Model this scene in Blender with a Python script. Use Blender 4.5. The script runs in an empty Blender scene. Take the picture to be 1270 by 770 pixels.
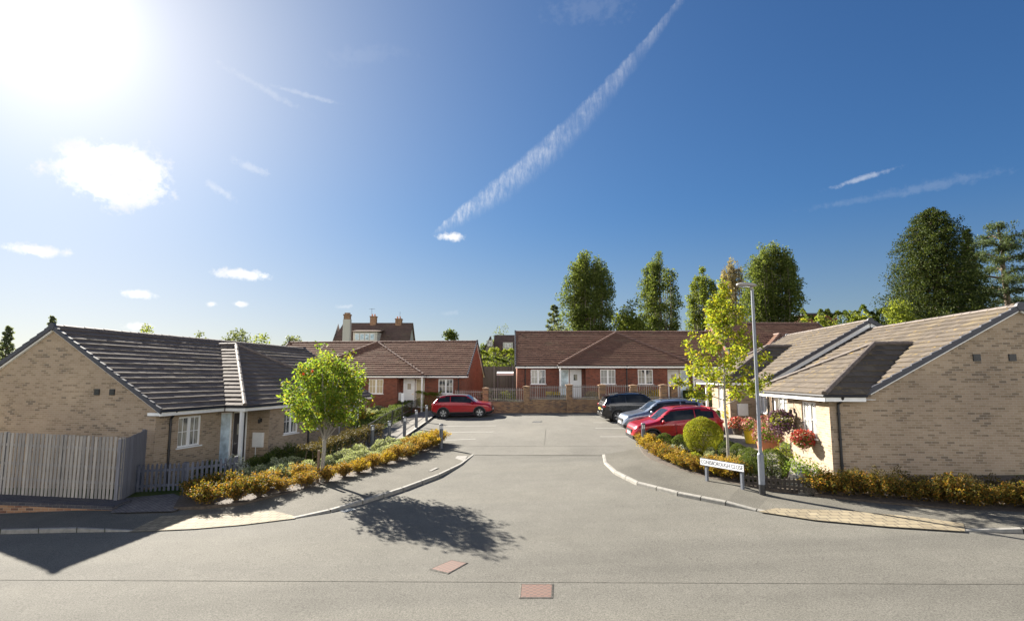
import bpy, bmesh, math, random
import numpy as np
from mathutils import Vector, Matrix
from mathutils.geometry import tessellate_polygon
R = math.radians
SC = bpy.context.scene
COL = SC.collection
rng = np.random.default_rng(7)
random.seed(7)

# ------------------------------------------------------------------ camera model and ground
FPX, PITCH, CAMZ = 700.0, math.atan(83/700.0), 4.15
SX, SY = 0.035, 0.04                              # cross fall and rise of the site
def soft(v, a, s):
    return v if v <= a else a + s*(1-math.exp(-(v-a)/s))
def gz(x, y):
    xx = soft(abs(x), 45, 25)*(1 if x > 0 else -1)
    yy = soft(y, 62, 40) if y > 0 else -soft(-y, 25, 20)
    return SX*xx + SY*yy
def ray(px, py):
    a = (px-635)/FPX; b = -(py-385)/FPX
    d = Vector((a, math.cos(PITCH)-b*math.sin(PITCH), math.sin(PITCH)+b*math.cos(PITCH)))
    return d/d.y
def gp(px, py, off=0.0):                          # where a line of sight meets the sloping site
    d = ray(px, py)
    t = (off-CAMZ)/(d.z-SX*d.x-SY*d.y)
    return (d.x*t, d.y*t)
def at(px, py, Y):
    d = ray(px, py)*Y
    return Vector((d.x, d.y, d.z+CAMZ))

# ------------------------------------------------------------------ materials
MAT = {}
def newmat(name):
    m = bpy.data.materials.new(name); m.use_nodes = True
    nt = m.node_tree; b = nt.nodes['Principled BSDF']
    MAT[name] = m
    return m, nt, b
def nd(nt, t, **kw):
    n = nt.nodes.new(t)
    for k, v in kw.items():
        if k in n.inputs: n.inputs[k].default_value = v
        else: setattr(n, k, v)
    return n
def lk(nt, a, b): nt.links.new(a, b)
def ramp(nt, fac, stops):
    r = nt.nodes.new('ShaderNodeValToRGB'); e = r.color_ramp.elements
    while len(e) < len(stops): e.new(0.5)
    for i, (p, c) in enumerate(stops):
        e[i].position = p; e[i].color = (*c, 1) if len(c) == 3 else c
    lk(nt, fac, r.inputs[0]); return r.outputs[0]
def mixc(nt, fac, a, b, mode='MIX'):
    m = nt.nodes.new('ShaderNodeMix'); m.data_type = 'RGBA'; m.blend_type = mode
    for s, v in ((m.inputs[0], fac), (m.inputs[6], a), (m.inputs[7], b)):
        if hasattr(v, 'links') or isinstance(v, bpy.types.NodeSocket): lk(nt, v, s)
        else: s.default_value = v if not isinstance(v, tuple) else ((*v, 1) if len(v) == 3 else v)
    return m.outputs[2]
def noise(nt, vec, scale, detail=4, rough=.6):
    n = nd(nt, 'ShaderNodeTexNoise', Scale=scale, Detail=detail, Roughness=rough)
    if vec is not None: lk(nt, vec, n.inputs['Vector'])
    return n.outputs['Fac']
def coords(nt, kind='Object'):
    return nd(nt, 'ShaderNodeTexCoord').outputs[kind]
def bump(nt, b, h, strength=.3, dist=.01):
    n = nd(nt, 'ShaderNodeBump', Strength=strength, Distance=dist)
    lk(nt, h, n.inputs['Height']); lk(nt, n.outputs[0], b.inputs['Normal'])
def plain(name, col, rough=.6, metal=0, spec=.5, var=.12, scale=6.0, coat=0):
    m, nt, b = newmat(name)
    b.inputs['Roughness'].default_value = rough; b.inputs['Metallic'].default_value = metal
    b.inputs['Specular IOR Level'].default_value = spec
    b.inputs['Coat Weight'].default_value = coat
    if coat: b.inputs['Coat Roughness'].default_value = .04
    if var:
        f = noise(nt, coords(nt), scale)
        c = ramp(nt, f, [(.3, tuple(x*(1-var) for x in col)), (.7, tuple(min(1, x*(1+var)) for x in col))])
        lk(nt, c, b.inputs['Base Color'])
    else: b.inputs['Base Color'].default_value = (*col, 1)
    return m
def brick(name, stops, mortar, wear=.42):
    m, nt, b = newmat(name)
    uv = coords(nt, 'UV')
    bt = nd(nt, 'ShaderNodeTexBrick')
    for k, v in (('Scale', 1), ('Mortar Size', .006), ('Mortar Smooth', .15), ('Bias', 0), ('Brick Width', .225), ('Row Height', .075)):
        bt.inputs[k].default_value = v
    bt.inputs['Color1'].default_value = (0, 0, 0, 1); bt.inputs['Color2'].default_value = (1, 1, 1, 1)
    bt.inputs['Mortar'].default_value = (.5, .5, .5, 1)
    lk(nt, uv, bt.inputs['Vector'])
    # clusters of darker bricks: shift the random tint with a broad noise
    mpb = nd(nt, 'ShaderNodeMapping'); mpb.inputs['Scale'].default_value = (.55, 1.5, 1); lk(nt, uv, mpb.inputs[0]); n1 = noise(nt, mpb.outputs[0], 1.0, 5, .65)
    mm = nd(nt, 'ShaderNodeMath', operation='MULTIPLY_ADD'); lk(nt, n1, mm.inputs[0]); mm.inputs[1].default_value = 1.3; mm.inputs[2].default_value = -.68
    ad = nd(nt, 'ShaderNodeMath', operation='ADD'); lk(nt, bt.outputs['Color'], ad.inputs[0]); lk(nt, mm.outputs[0], ad.inputs[1])
    c = ramp(nt, ad.outputs[0], stops)
    n2 = noise(nt, uv, 30, 3)
    c = mixc(nt, n2, c, mixc(nt, 1.0, c, (.78, .76, .74), 'MULTIPLY'))
    c = mixc(nt, bt.outputs['Fac'], c, mortar)
    n3 = noise(nt, uv, .35, 4)
    st = ramp(nt, n3, [(.35, (1-wear*.6, 1-wear*.6, 1-wear*.55)), (.7, (1, 1, 1))])
    c = mixc(nt, 1.0, c, st, 'MULTIPLY')
    lk(nt, c, b.inputs['Base Color'])
    b.inputs['Roughness'].default_value = .9; b.inputs['Specular IOR Level'].default_value = .2
    inv = nd(nt, 'ShaderNodeMath', operation='SUBTRACT'); inv.inputs[0].default_value = 1; lk(nt, bt.outputs['Fac'], inv.inputs[1])
    bump(nt, b, inv.outputs[0], .5, .006)
    return m
brick('buff_brick', [(.0, (.465, .36, .255)), (.5, (.425, .325, .225)), (.74, (.375, .285, .19)), (.88, (.31, .235, .16)), (1.0, (.235, .185, .135))], (.45, .39, .31))
brick('red_brick', [(.0, (.27, .085, .05)), (.4, (.23, .07, .042)), (.8, (.17, .055, .036)), (1.0, (.11, .045, .035))], (.27, .19, .15))
brick('orange_brick', [(.0, (.34, .125, .075)), (.5, (.30, .105, .062)), (1.0, (.21, .08, .05))], (.30, .20, .15))
brick('wall_brick', [(.0, (.40, .25, .13)), (.5, (.32, .19, .10)), (.8, (.22, .13, .085)), (1.0, (.14, .10, .08))], (.33, .27, .20), .4)
brick('old_brick', [(.0, (.46, .27, .15)), (.5, (.40, .22, .12)), (.8, (.24, .12, .08)), (1.0, (.14, .09, .07))], (.40, .32, .24), .4)
brick('blue_brick', [(.0, (.085, .085, .10)), (.6, (.065, .065, .08)), (1.0, (.11, .10, .10))], (.16, .155, .15), .3)
brick('stone_wall', [(.0, (.30, .27, .22)), (.6, (.24, .21, .17)), (1.0, (.18, .16, .13))], (.26, .24, .2), .3)

def tilemat(name, c1, c2, lichen=None, lich_amt=.6, moss=(.2,.17,.1), rough=.62):
    m, nt, b = newmat(name)
    uv = coords(nt, 'UV')
    geo = nd(nt, 'ShaderNodeNewGeometry')
    rnd = ramp(nt, geo.outputs['Random Per Island'], [(0, c1), (1, c2)])
    n2 = noise(nt, uv, 9, 6, .7)
    c = mixc(nt, n2, rnd, mixc(nt, 1.0, rnd, (.72, .70, .68), 'MULTIPLY'))
    n3 = noise(nt, uv, .7, 5, .65)
    f3 = ramp(nt, n3, [(.52, (0, 0, 0)), (.72, (.45, .45, .45))])
    c = mixc(nt, f3, c, moss)
    if lichen:
        n4 = noise(nt, uv, 2.2, 6, .75)
        f4 = ramp(nt, n4, [(lich_amt, (0, 0, 0)), (lich_amt+.09, (.75, .75, .75))])
        c = mixc(nt, f4, c, lichen)
    lk(nt, c, b.inputs['Base Color'])
    b.inputs['Roughness'].default_value = max(rough, .85); b.inputs['Specular IOR Level'].default_value = .12
    bump(nt, b, noise(nt, uv, 60, 3), .25, .004)
    return m
tilemat('slate_brown_tile', (.125, .105, .094), (.175, .148, .13), (.36, .30, .14), .64)
tilemat('terracotta_brown_tile', (.155, .085, .06), (.21, .118, .083), None)
tilemat('grey_brown_tile', (.108, .092, .076), (.155, .132, .108), (.46, .30, .05), .60, (.26, .20, .10))
tilemat('old_clay_tile', (.13, .09, .075), (.17, .115, .095), None)
plain('verge_grey', (.05, .052, .066), .6)
plain('ridge_brown', (.13, .105, .09), .75, var=.3)
plain('ridge_red', (.16, .09, .065), .75, var=.3)
plain('white_upvc', (.80, .80, .79), .35, var=.04)
plain('white_render', (.50, .475, .42), .85, var=.06)
plain('black_plastic', (.018, .018, .02), .4, var=.1)
plain('blue_door', (.55, .63, .68), .4, var=.03)
plain('dark_door', (.05, .045, .05), .35, var=.05)
plain('white_door', (.74, .76, .77), .4, var=.03)
plain('meter_white', (.72, .72, .70), .5, var=.05)
plain('steel_grey', (.19, .205, .235), .5, .3, var=.08)
plain('chrome', (.6, .6, .62), .2, 1, var=0)
plain('bollard_paint', (.10, .11, .13), .45, .2, var=.1)
plain('lamp_band', (.85, .85, .83), .35, var=.02)
plain('lamp_head', (.33, .31, .29), .5, .2, var=.08)
plain('kerb_stone', (.23, .22, .196), .85, var=.22, scale=9)
plain('concrete', (.20, .19, .172), .9, var=.2, scale=7)
plain('sign_white', (.80, .81, .83), .45, var=.03)
plain('sign_black', (.03, .03, .035), .5, var=0)
plain('soil', (.075, .058, .043), .95, var=.4, scale=12)
plain('bark_grey', (.22, .185, .15), .9, var=.35, scale=18)
plain('bark_brown', (.12, .09, .065), .9, var=.35, scale=12)
plain('bark_pale', (.26, .24, .205), .8, var=.25, scale=18)
plain('stake_wood', (.16, .11, .075), .85, var=.3, scale=20)
plain('road_paint', (.40, .39, .36), .8, var=.25, scale=20)
plain('seam_tar', (.125, .12, .106), 1.0, spec=.03, var=.45, scale=14)
plain('yellow_plastic', (.75, .55, .03), .45, var=.05)
plain('terracotta', (.50, .20, .10), .8, var=.15)
plain('galvanised', (.42, .45, .48), .4, .7, var=.2, scale=10)
plain('green_plastic', (.05, .22, .14), .5, var=.1)
plain('red_paint', (.33, .005, .012), .3, .2, .4, 0, coat=.7)
plain('black_paint', (.012, .012, .014), .25, .3, .5, 0, coat=1)
plain('silver_paint', (.26, .30, .36), .3, .65, .5, 0, coat=1)
plain('grey_roof_paint', (.33, .35, .37), .28, .4, .5, 0, coat=1)
plain('rubber', (.022, .022, .023), .85, var=.2)
plain('alloy', (.52, .53, .55), .3, .85, var=0)
plain('dark_alloy', (.06, .06, .065), .3, .6, var=0)
plain('tail_red', (.40, .012, .012), .15, 0, .5, 0, coat=1)
plain('lamp_clear', (.55, .58, .62), .1, .4, .6, 0, coat=1)
plain('plate_white', (.72, .72, .70), .5, var=0)
plain('plate_yellow', (.70, .52, .06), .5, var=0)
plain('skin', (.5, .3, .2), .6)
plain('teal_pot', (.03, .22, .22), .3, var=.1)
plain('curtain_cream', (.55, .50, .40), .8, var=.15)
def glass(name, col, curtain=None, stripes=False):
    m, nt, b = newmat(name)
    b.inputs['Roughness'].default_value = .06; b.inputs['Specular IOR Level'].default_value = .7
    uv = coords(nt, 'UV')
    f = noise(nt, uv, 1.6, 3)
    c = ramp(nt, f, [(.35, col), (.65, tuple(min(1, x*2.2+.01) for x in col))])
    if curtain:
        w = nd(nt, 'ShaderNodeTexWave', Scale=4.2, Distortion=2.0, Detail=1); w.bands_direction = 'X'
        lk(nt, uv, w.inputs['Vector'])
        f2 = ramp(nt, w.outputs['Fac'], [(.2, tuple(x*.55 for x in curtain)), (.8, curtain)])
        n = noise(nt, uv, .9, 1)
        k = ramp(nt, n, [(.45, (0, 0, 0)), (.5, (1, 1, 1))]) if not stripes else None
        c = mixc(nt, k if k is not None else .8, c, f2)
    lk(nt, c, b.inputs['Base Color'])
    return m
glass('window_glass', (.025, .03, .035), (.42, .40, .34))
glass('net_glass', (.05, .06, .07), (.50, .50, .46), True)
glass('cream_glass', (.1, .08, .05), (.62, .54, .36), True)
glass('frosted_glass', (.33, .40, .44))
glass('car_glass', (.008, .010, .012))
MAT['car_glass'].node_tree.nodes['Principled BSDF'].inputs['Specular IOR Level'].default_value = .35

def asphalt(name, base, spots=.5, fine=260, mott=.16):
    m, nt, b = newmat(name)
    g = coords(nt)
    n1 = noise(nt, g, fine, 2, .8); n2 = noise(nt, g, 1.3, 5, .65); n3 = noise(nt, g, .16, 4, .55); n5 = noise(nt, g, 38, 3, .75)
    c = ramp(nt, n1, [(.3, tuple(x*(1-spots*.65) for x in base)), (.52, base), (.75, tuple(x*(1+spots) for x in base))])
    c = mixc(nt, 1.0, c, ramp(nt, n2, [(.3, (1-mott,)*3), (.7, (1+mott*.3,)*3)]), 'MULTIPLY')
    c = mixc(nt, 1.0, c, ramp(nt, n3, [(.35, (1-mott*1.1, 1-mott*1.1, 1-mott*1.15)), (.65, (1, 1, 1))]), 'MULTIPLY')
    c = mixc(nt, 1.0, c, ramp(nt, n5, [(.33, (.60,)*3), (.5, (1.0,)*3), (.67, (1.36,)*3)]), 'MULTIPLY')
    # worn wheel paths and old patches, long in the driving direction
    mp2 = nd(nt, 'ShaderNodeMapping'); mp2.inputs['Scale'].default_value = (.045, .75, 1) if 'road' in name else (.35, .12, 1); mp2.inputs['Rotation'].default_value = (0, 0, .1); lk(nt, g, mp2.inputs[0])
    c = mixc(nt, 1.0, c, ramp(nt, noise(nt, mp2.outputs[0], 1.0, 4, .55), [(.34, (.86, .86, .865)), (.52, (1, 1, 1)), (.68, (1.06, 1.055, 1.04))]), 'MULTIPLY')
    n7 = noise(nt, g, 2.7, 5, .75)
    c = mixc(nt, ramp(nt, n7, [(.66, (0, 0, 0)), (.76, (.35, .35, .35))]), c, tuple(x*.55 for x in base))
    lk(nt, c, b.inputs['Base Color'])
    b.inputs['Roughness'].default_value = .95; b.inputs['Specular IOR Level'].default_value = .15
    bump(nt, b, n1, .5, .006)
    return m
asphalt('asphalt_road', (.150, .144, .126), .5, 260, .10)
asphalt('asphalt_court', (.162, .155, .136), .5, 260, .12)
asphalt('asphalt_pavement', (.140, .132, .112), .6)
asphalt('path_slab', (.24, .225, .2), .3, 90)
def pavers(name, c1, c2, mortar, w, h, rot=0, ms=.008):
    m, nt, b = newmat(name)
    g = coords(nt)
    mp = nd(nt, 'ShaderNodeMapping'); mp.inputs['Rotation'].default_value = (0, 0, rot); lk(nt, g, mp.inputs[0])
    bt = nd(nt, 'ShaderNodeTexBrick')
    for k, v in (('Scale', 1), ('Mortar Size', ms), ('Brick Width', w), ('Row Height', h)): bt.inputs[k].default_value = v
    bt.inputs['Color1'].default_value = (*c1, 1); bt.inputs['Color2'].default_value = (*c2, 1); bt.inputs['Mortar'].default_value = (*mortar, 1)
    lk(nt, mp.outputs[0], bt.inputs['Vector'])
    c = mixc(nt, 1.0, bt.outputs['Color'], ramp(nt, noise(nt, g, 3, 5), [(.3, (.75,)*3), (.7, (1.05,)*3)]), 'MULTIPLY')
    lk(nt, c, b.inputs['Base Color']); b.inputs['Roughness'].default_value = .9
    return m
pavers('buff_paving', (.27, .225, .145), (.215, .175, .11), (.085, .07, .05), .25, .25, .1, .012)
pavers('block_paving', (.17, .15, .135), (.12, .105, .10), (.06, .055, .05), .2, .1, .75)
m, nt, b = newmat('iron_cover')
g = coords(nt); w1 = nd(nt, 'ShaderNodeTexChecker', Scale=16); lk(nt, g, w1.inputs['Vector'])
c = mixc(nt, w1.outputs['Fac'], (.15, .062, .042), (.06, .03, .025)); c = mixc(nt, noise(nt, g, 9, 5), c, (.12, .075, .055))
lk(nt, c, b.inputs['Base Color']); b.inputs['Roughness'].default_value = .75; bump(nt, b, w1.outputs['Fac'], .6, .006)
m, nt, b = newmat('meadow')
g = coords(nt); c = ramp(nt, noise(nt, g, .5, 6), [(.3, (.055, .075, .02)), (.55, (.085, .11, .03)), (.75, (.13, .13, .05))])
b.inputs['Specular IOR Level'].default_value = .03
lk(nt, c, b.inputs['Base Color']); b.inputs['Roughness'].default_value = .95
def weathered(name, c1, c2):
    m, nt, b = newmat(name)
    g = coords(nt)
    mp = nd(nt, 'ShaderNodeMapping'); mp.inputs['Scale'].default_value = (9, 9, .7); lk(nt, g, mp.inputs[0])
    geo = nd(nt, 'ShaderNodeNewGeometry')
    c = ramp(nt, geo.outputs['Random Per Island'], [(0, c1), (1, c2)])
    c = mixc(nt, 1.0, c, ramp(nt, noise(nt, mp.outputs[0], 3, 5, .7), [(.3, (.68,)*3), (.7, (1.1,)*3)]), 'MULTIPLY')
    lk(nt, c, b.inputs['Base Color']); b.inputs['Roughness'].default_value = .85; b.inputs['Specular IOR Level'].default_value = .25
    return m
weathered('fence_wood', (.23, .215, .20), (.42, .385, .34))
weathered('fence_dark', (.155, .155, .17), (.205, .205, .225))
weathered('picket_grey', (.078, .086, .115), (.12, .13, .165))
weathered('picket_brown', (.06, .05, .042), (.09, .075, .06))
weathered('board_grey', (.12, .112, .10), (.17, .158, .14))
def leafmat(name, stops, transl=.45, rough=.5, tint=1.6):
    m, nt, b = newmat(name)
    geo = nd(nt, 'ShaderNodeNewGeometry')
    c = ramp(nt, geo.outputs['Random Per Island'], stops)
    n = noise(nt, coords(nt), 1.1, 3)
    c = mixc(nt, 1.0, c, ramp(nt, n, [(.3, (.72,)*3), (.7, (1.15,)*3)]), 'MULTIPLY')
    lk(nt, c, b.inputs['Base Color']); b.inputs['Roughness'].default_value = max(rough, .65); b.inputs['Specular IOR Level'].default_value = .12
    t = nd(nt, 'ShaderNodeBsdfTranslucent')
    lk(nt, mixc(nt, 1.0, c, (tint, tint*1.0, tint*.55), 'MULTIPLY'), t.inputs['Color'])
    mx = nd(nt, 'ShaderNodeMixShader', Fac=transl)
    lk(nt, b.outputs[0], mx.inputs[1]); lk(nt, t.outputs[0], mx.inputs[2])
    lk(nt, mx.outputs[0], nt.nodes['Material Output'].inputs[0])
    return m
leafmat('rowan_leaf', [(0, (.10, .17, .028)), (.5, (.155, .22, .032)), (.88, (.23, .25, .036)), (1, (.30, .23, .036))], .52)
leafmat('maple_leaf', [(0, (.14, .19, .022)), (.5, (.21, .245, .028)), (.88, (.30, .28, .03)), (1, (.38, .28, .04))], .5)
leafmat('poplar_leaf', [(0, (.065, .09, .025)), (.6, (.11, .14, .035)), (1, (.18, .20, .06))], .42)
leafmat('lime_tree_leaf', [(0, (.11, .15, .03)), (1, (.20, .22, .05))], .45)
leafmat('dry_poplar_leaf', [(0, (.22, .17, .10)), (.6, (.32, .26, .17)), (1, (.20, .19, .08))], .4)
leafmat('conifer_leaf', [(0, (.02, .034, .010)), (.6, (.045, .062, .016)), (1, (.11, .13, .03))], .25)
leafmat('cedar_leaf', [(0, (.06, .085, .045)), (1, (.13, .16, .08))], .25)
leafmat('far_leaf', [(0, (.09, .11, .065)), (1, (.16, .18, .10))], .4)
leafmat('hedge_leaf', [(0, (.05, .075, .02)), (.7, (.09, .12, .03)), (1, (.15, .16, .04))], .4)
leafmat('bright_hedge_leaf', [(0, (.13, .17, .03)), (1, (.24, .26, .05))], .45)
leafmat('brown_hedge_leaf', [(0, (.055, .045, .02)), (.6, (.085, .07, .028)), (1, (.13, .09, .03))], .3)
leafmat('spirea_leaf', [(0, (.15, .14, .03)), (.4, (.25, .165, .035)), (.75, (.34, .19, .04)), (1, (.24, .115, .035))], .42, tint=1.45)
leafmat('spirea_yellow_leaf', [(0, (.22, .18, .03)), (.5, (.36, .25, .035)), (1, (.42, .24, .04))], .45, tint=1.5)
leafmat('spirea_rust_leaf', [(0, (.07, .085, .02)), (.4, (.13, .11, .025)), (.7, (.24, .14, .025)), (.9, (.30, .13, .03)), (1, (.34, .24, .035))], .42, tint=1.5)
leafmat('hebe_leaf', [(0, (.20, .24, .11)), (.6, (.33, .36, .21)), (1, (.52, .53, .41))], .32, tint=1.3)
leafmat('box_leaf', [(0, (.05, .075, .018)), (.6, (.085, .115, .026)), (1, (.13, .15, .035))], .35)
leafmat('golden_privet_leaf', [(0, (.15, .18, .02)), (.6, (.25, .26, .03)), (1, (.36, .33, .04))], .42)
leafmat('silver_leaf', [(0, (.30, .33, .30)), (1, (.48, .50, .45))], .25, tint=1.2)
leafmat('straw_leaf', [(0, (.32, .25, .09)), (1, (.45, .36, .16))], .35, tint=1.2)
leafmat('lime_leaf', [(0, (.20, .24, .025)), (1, (.33, .33, .04))], .4)
leafmat('grass_leaf', [(0, (.10, .14, .03)), (1, (.20, .22, .06))], .35)
leafmat('hosta_leaf', [(0, (.12, .19, .03)), (1, (.22, .28, .05))], .4)
leafmat('pink_petal', [(0, (.42, .09, .12)), (.5, (.50, .20, .20)), (.8, (.45, .30, .22)), (1, (.16, .18, .05))], .2, tint=1.1)
leafmat('red_petal', [(0, (.45, .03, .03)), (.5, (.50, .10, .08)), (.8, (.60, .36, .30)), (1, (.12, .15, .04))], .2, tint=1.1)
leafmat('purple_petal', [(0, (.12, .05, .11)), (.5, (.19, .10, .17)), (.8, (.10, .12, .04)), (1, (.30, .18, .18))], .25, tint=1.1)
leafmat('yellow_petal', [(0, (.62, .45, .02)), (1, (.75, .6, .05))], .3, tint=1.2)
leafmat('berry_red', [(0, (.5, .04, .02)), (1, (.6, .08, .03))], .1)

# ------------------------------------------------------------------ mesh builder
class MB:
    def __init__(s): s.v = []; s.f = []; s.m = []
    def face(s, pts, m=0):
        i = len(s.v); s.v += [tuple(p) for p in pts]; s.f.append(tuple(range(i, i+len(pts)))); s.m.append(m)
    def hexa(s, c, m=0):                       # c: 8 corners, bottom ring then top ring
        i = len(s.v); s.v += [tuple(p) for p in c]
        for q in ((0, 3, 2, 1), (4, 5, 6, 7), (0, 1, 5, 4), (1, 2, 6, 5), (2, 3, 7, 6), (3, 0, 4, 7)):
            s.f.append(tuple(i+k for k in q)); s.m.append(m)
    def box(s, T, a0, a1, b0, b1, c0, c1, m=0):
        s.hexa([T(a0, b0, c0), T(a1, b0, c0), T(a1, b1, c0), T(a0, b1, c0), T(a0, b0, c1), T(a1, b0, c1), T(a1, b1, c1), T(a0, b1, c1)], m)
    def tube(s, pts, rad, n=8, m=0, cap=True):
        pts = [Vector(p) for p in pts]; rad = rad if hasattr(rad, '__len__') else [rad]*len(pts)
        base = len(s.v); ref = None
        for k, p in enumerate(pts):
            d = (pts[min(k+1, len(pts)-1)]-pts[max(k-1, 0)]).normalized()
            if ref is None: ref = Vector((1, 0, 0)) if abs(d.x) < .9 else Vector((0, 1, 0))
            e = (ref-d*ref.dot(d)).normalized(); f = d.cross(e); ref = e
            for j in range(n):
                t = 2*math.pi*j/n; s.v.append(tuple(p+(e*math.cos(t)+f*math.sin(t))*rad[k]))
        for k in range(len(pts)-1):
            for j in range(n):
                a = base+k*n+j; b_ = base+k*n+(j+1) % n
                s.f.append((a, b_, b_+n, a+n)); s.m.append(m)
        if cap:
            s.f.append(tuple(base+j for j in reversed(range(n)))); s.m.append(m)
            s.f.append(tuple(base+(len(pts)-1)*n+j for j in range(n))); s.m.append(m)
    def lathe(s, prof, n=16, T=None, m=0):     # prof: (r, z)
        T = T or (lambda x, y, z: (x, y, z)); base = len(s.v)
        for r, z in prof:
            for j in range(n):
                t = 2*math.pi*j/n; s.v.append(tuple(T(r*math.cos(t), r*math.sin(t), z)))
        for k in range(len(prof)-1):
            for j in range(n):
                a = base+k*n+j; b_ = base+k*n+(j+1) % n
                s.f.append((a, b_, b_+n, a+n)); s.m.append(m)
    def build(s, name, mat, parent=None, origin=None, smooth=False):
        mats = mat if isinstance(mat, (list, tuple)) else [mat]
        o = root_of(parent)
        org = Vector(origin) if origin is not None else (Vector(o.get('_org', (0, 0, 0))) if o is not None else Vector((0, 0, 0)))
        me = bpy.data.meshes.new(name)
        V = np.array(s.v, dtype=np.float64) if s.v else np.zeros((0, 3))
        me.from_pydata((V-np.array(org)).tolist(), [], s.f)
        me.update()
        uv = me.uv_layers.new(name='UVMap')
        ar = np.zeros(len(me.loops)*2); k = 0
        for f in s.f:
            p = V[list(f)]
            nrm = np.zeros(3)
            for i in range(len(p)): nrm += np.cross(p[i], p[(i+1) % len(p)])
            l = np.linalg.norm(nrm); nrm = nrm/l if l > 0 else np.array([0, 0, 1.])
            if nrm[2] < 0: nrm = -nrm
            if abs(nrm[2]) > .96: t = np.array([1., 0, 0]); bb = np.array([0, 1., 0])
            else:
                t = np.cross([0, 0, 1.], nrm); t /= np.linalg.norm(t); bb = np.cross(nrm, t)
                if abs(t[0]) > abs(t[1]) and t[0] < 0: t = -t
                elif abs(t[1]) >= abs(t[0]) and t[1] < 0: t = -t
            for q in p: ar[k] = q@t; ar[k+1] = q@bb; k += 2
        uv.data.foreach_set('uv', ar)
        me.polygons.foreach_set('material_index', s.m)
        for mm in mats: me.materials.append(MAT[mm])
        if smooth: me.polygons.foreach_set('use_smooth', [True]*len(s.f))
        ob = bpy.data.objects.new(name, me); COL.objects.link(ob)
        if parent is not None: ob.parent = parent
        elif origin is not None: ob.location = org
        if parent is None: ob['_org'] = tuple(org)
        return ob
def root_of(o):
    while o is not None and o.parent is not None: o = o.parent
    return o
def thing(name, label, cat, loc=(0, 0, 0), group=None):
    o = bpy.data.objects.new(name, None); COL.objects.link(o); o.empty_display_size = .2
    o.location = loc; o['_org'] = tuple(loc); o['label'] = label; o['category'] = cat
    if group: o['group'] = group
    return o
def tag(o, label, cat, group=None):
    o['label'] = label; o['category'] = cat
    if group: o['group'] = group
    return o
def struct(o): o['kind'] = 'structure'; return o
def copy_tree(o, loc, rotz=0, scale=1.0, label=None, rot=None):
    def cp(x, parent):
        c = x.copy(); COL.objects.link(c); c.parent = parent
        for ch in x.children: cp(ch, c)
        return c
    r = cp(o, None); r.location = loc
    r.rotation_euler = rot if rot is not None else (0, 0, rotz); r.scale = (scale,)*3 if not hasattr(scale, '__len__') else scale
    if label: r['label'] = label
    return r
ORD = ['first', 'second', 'third', 'fourth', 'fifth', 'sixth', 'seventh', 'eighth', 'ninth', 'tenth', 'eleventh', 'twelfth', 'thirteenth',
       'fourteenth', 'fifteenth', 'sixteenth', 'seventeenth', 'eighteenth', 'nineteenth', 'twentieth', 'twenty-first', 'twenty-second', 'twenty-third', 'twenty-fourth']

# ------------------------------------------------------------------ ground surfaces
def sheet(name, xy, off, mat, depth=None):
    tri = tessellate_polygon([[Vector((x, y, 0)) for x, y in xy]])
    mb = MB(); vs = [(x, y, SX*x+SY*y+off) for x, y in xy]
    mb.v = list(vs)
    for t in tri:
        a, b_, c = [Vector(vs[i]) for i in t]
        t = t if (b_-a).cross(c-a).z > 0 else (t[0], t[2], t[1])
        mb.f.append(tuple(t)); mb.m.append(0)
    if depth:
        for i in range(len(vs)):
            a = vs[i]; b_ = vs[(i+1) % len(vs)]
            mb.face([a, b_, (b_[0], b_[1], b_[2]-depth), (a[0], a[1], a[2]-depth)])
    return struct(mb.build(name, mat))
def px(pts, off=0.0): return [gp(x, y, off) for x, y in pts]

# the one big ground sheet
gx = sorted(set([-2500, -1200, -600, -300, -200, -150, -110, -90] + list(range(-80, 81, 5)) + [90, 110, 150, 200, 300, 600, 1200, 2500]))
gy = sorted(set([-600, -300, -150, -100, -70] + list(range(-50, 141, 5)) + [160, 200, 260, 350, 500, 800, 1400, 3000]))
mb = MB()
for y in gy:
    for x in gx: mb.v.append((x, y, gz(x, y)-.06))
for j in range(len(gy)-1):
    for i in range(len(gx)-1):
        a = j*len(gx)+i; mb.f.append((a, a+1, a+1+len(gx), a+len(gx))); mb.m.append(0)
struct(mb.build('ground', 'meadow', smooth=True))

KL = [(-260, 676), (-100, 668), (0, 662), (95, 660), (165, 659), (240, 656), (300, 651), (365, 643), (410, 635), (450, 625), (500, 609), (545, 592), (572, 577), (588, 564)]
BL = [(-260, 646), (-100, 643), (0, 641), (95, 637), (150, 633), (215, 633), (250, 632), (300, 627), (350, 616), (400, 604), (450, 590), (500, 574), (530, 561), (549, 552)]
OL = [.10, .10, .10, .10, .02, .015, .015, .02, .06, .10, .10, .10, .05, .012]
KR = [(747, 564), (749, 575), (762, 588), (790, 602), (840, 615), (900, 627), (938, 634), (1010, 645), (1100, 653), (1195, 659), (1270, 661), (1500, 668)]
BR = [(793, 556), (798, 565), (808, 573), (830, 582), (880, 597), (920, 606), (960, 611), (1010, 615), (1070, 622), (1150, 630), (1230, 637), (1500, 655)]
OR_ = [.012, .05, .10, .10, .10, .10, .03, .015, .015, .02, .08, .10]
# road: the through road in front and the mouth of the close
kl = px(KL); kr = px(KR)
road_xy = [(-70, -25), (70, -25), (70, 11.2)] + kr[::-1] + [(kl[-1][0], kl[-1][1])] + kl[::-1] + [(-70, 22)]
sheet('road', road_xy, 0.0, 'asphalt_road')
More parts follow.
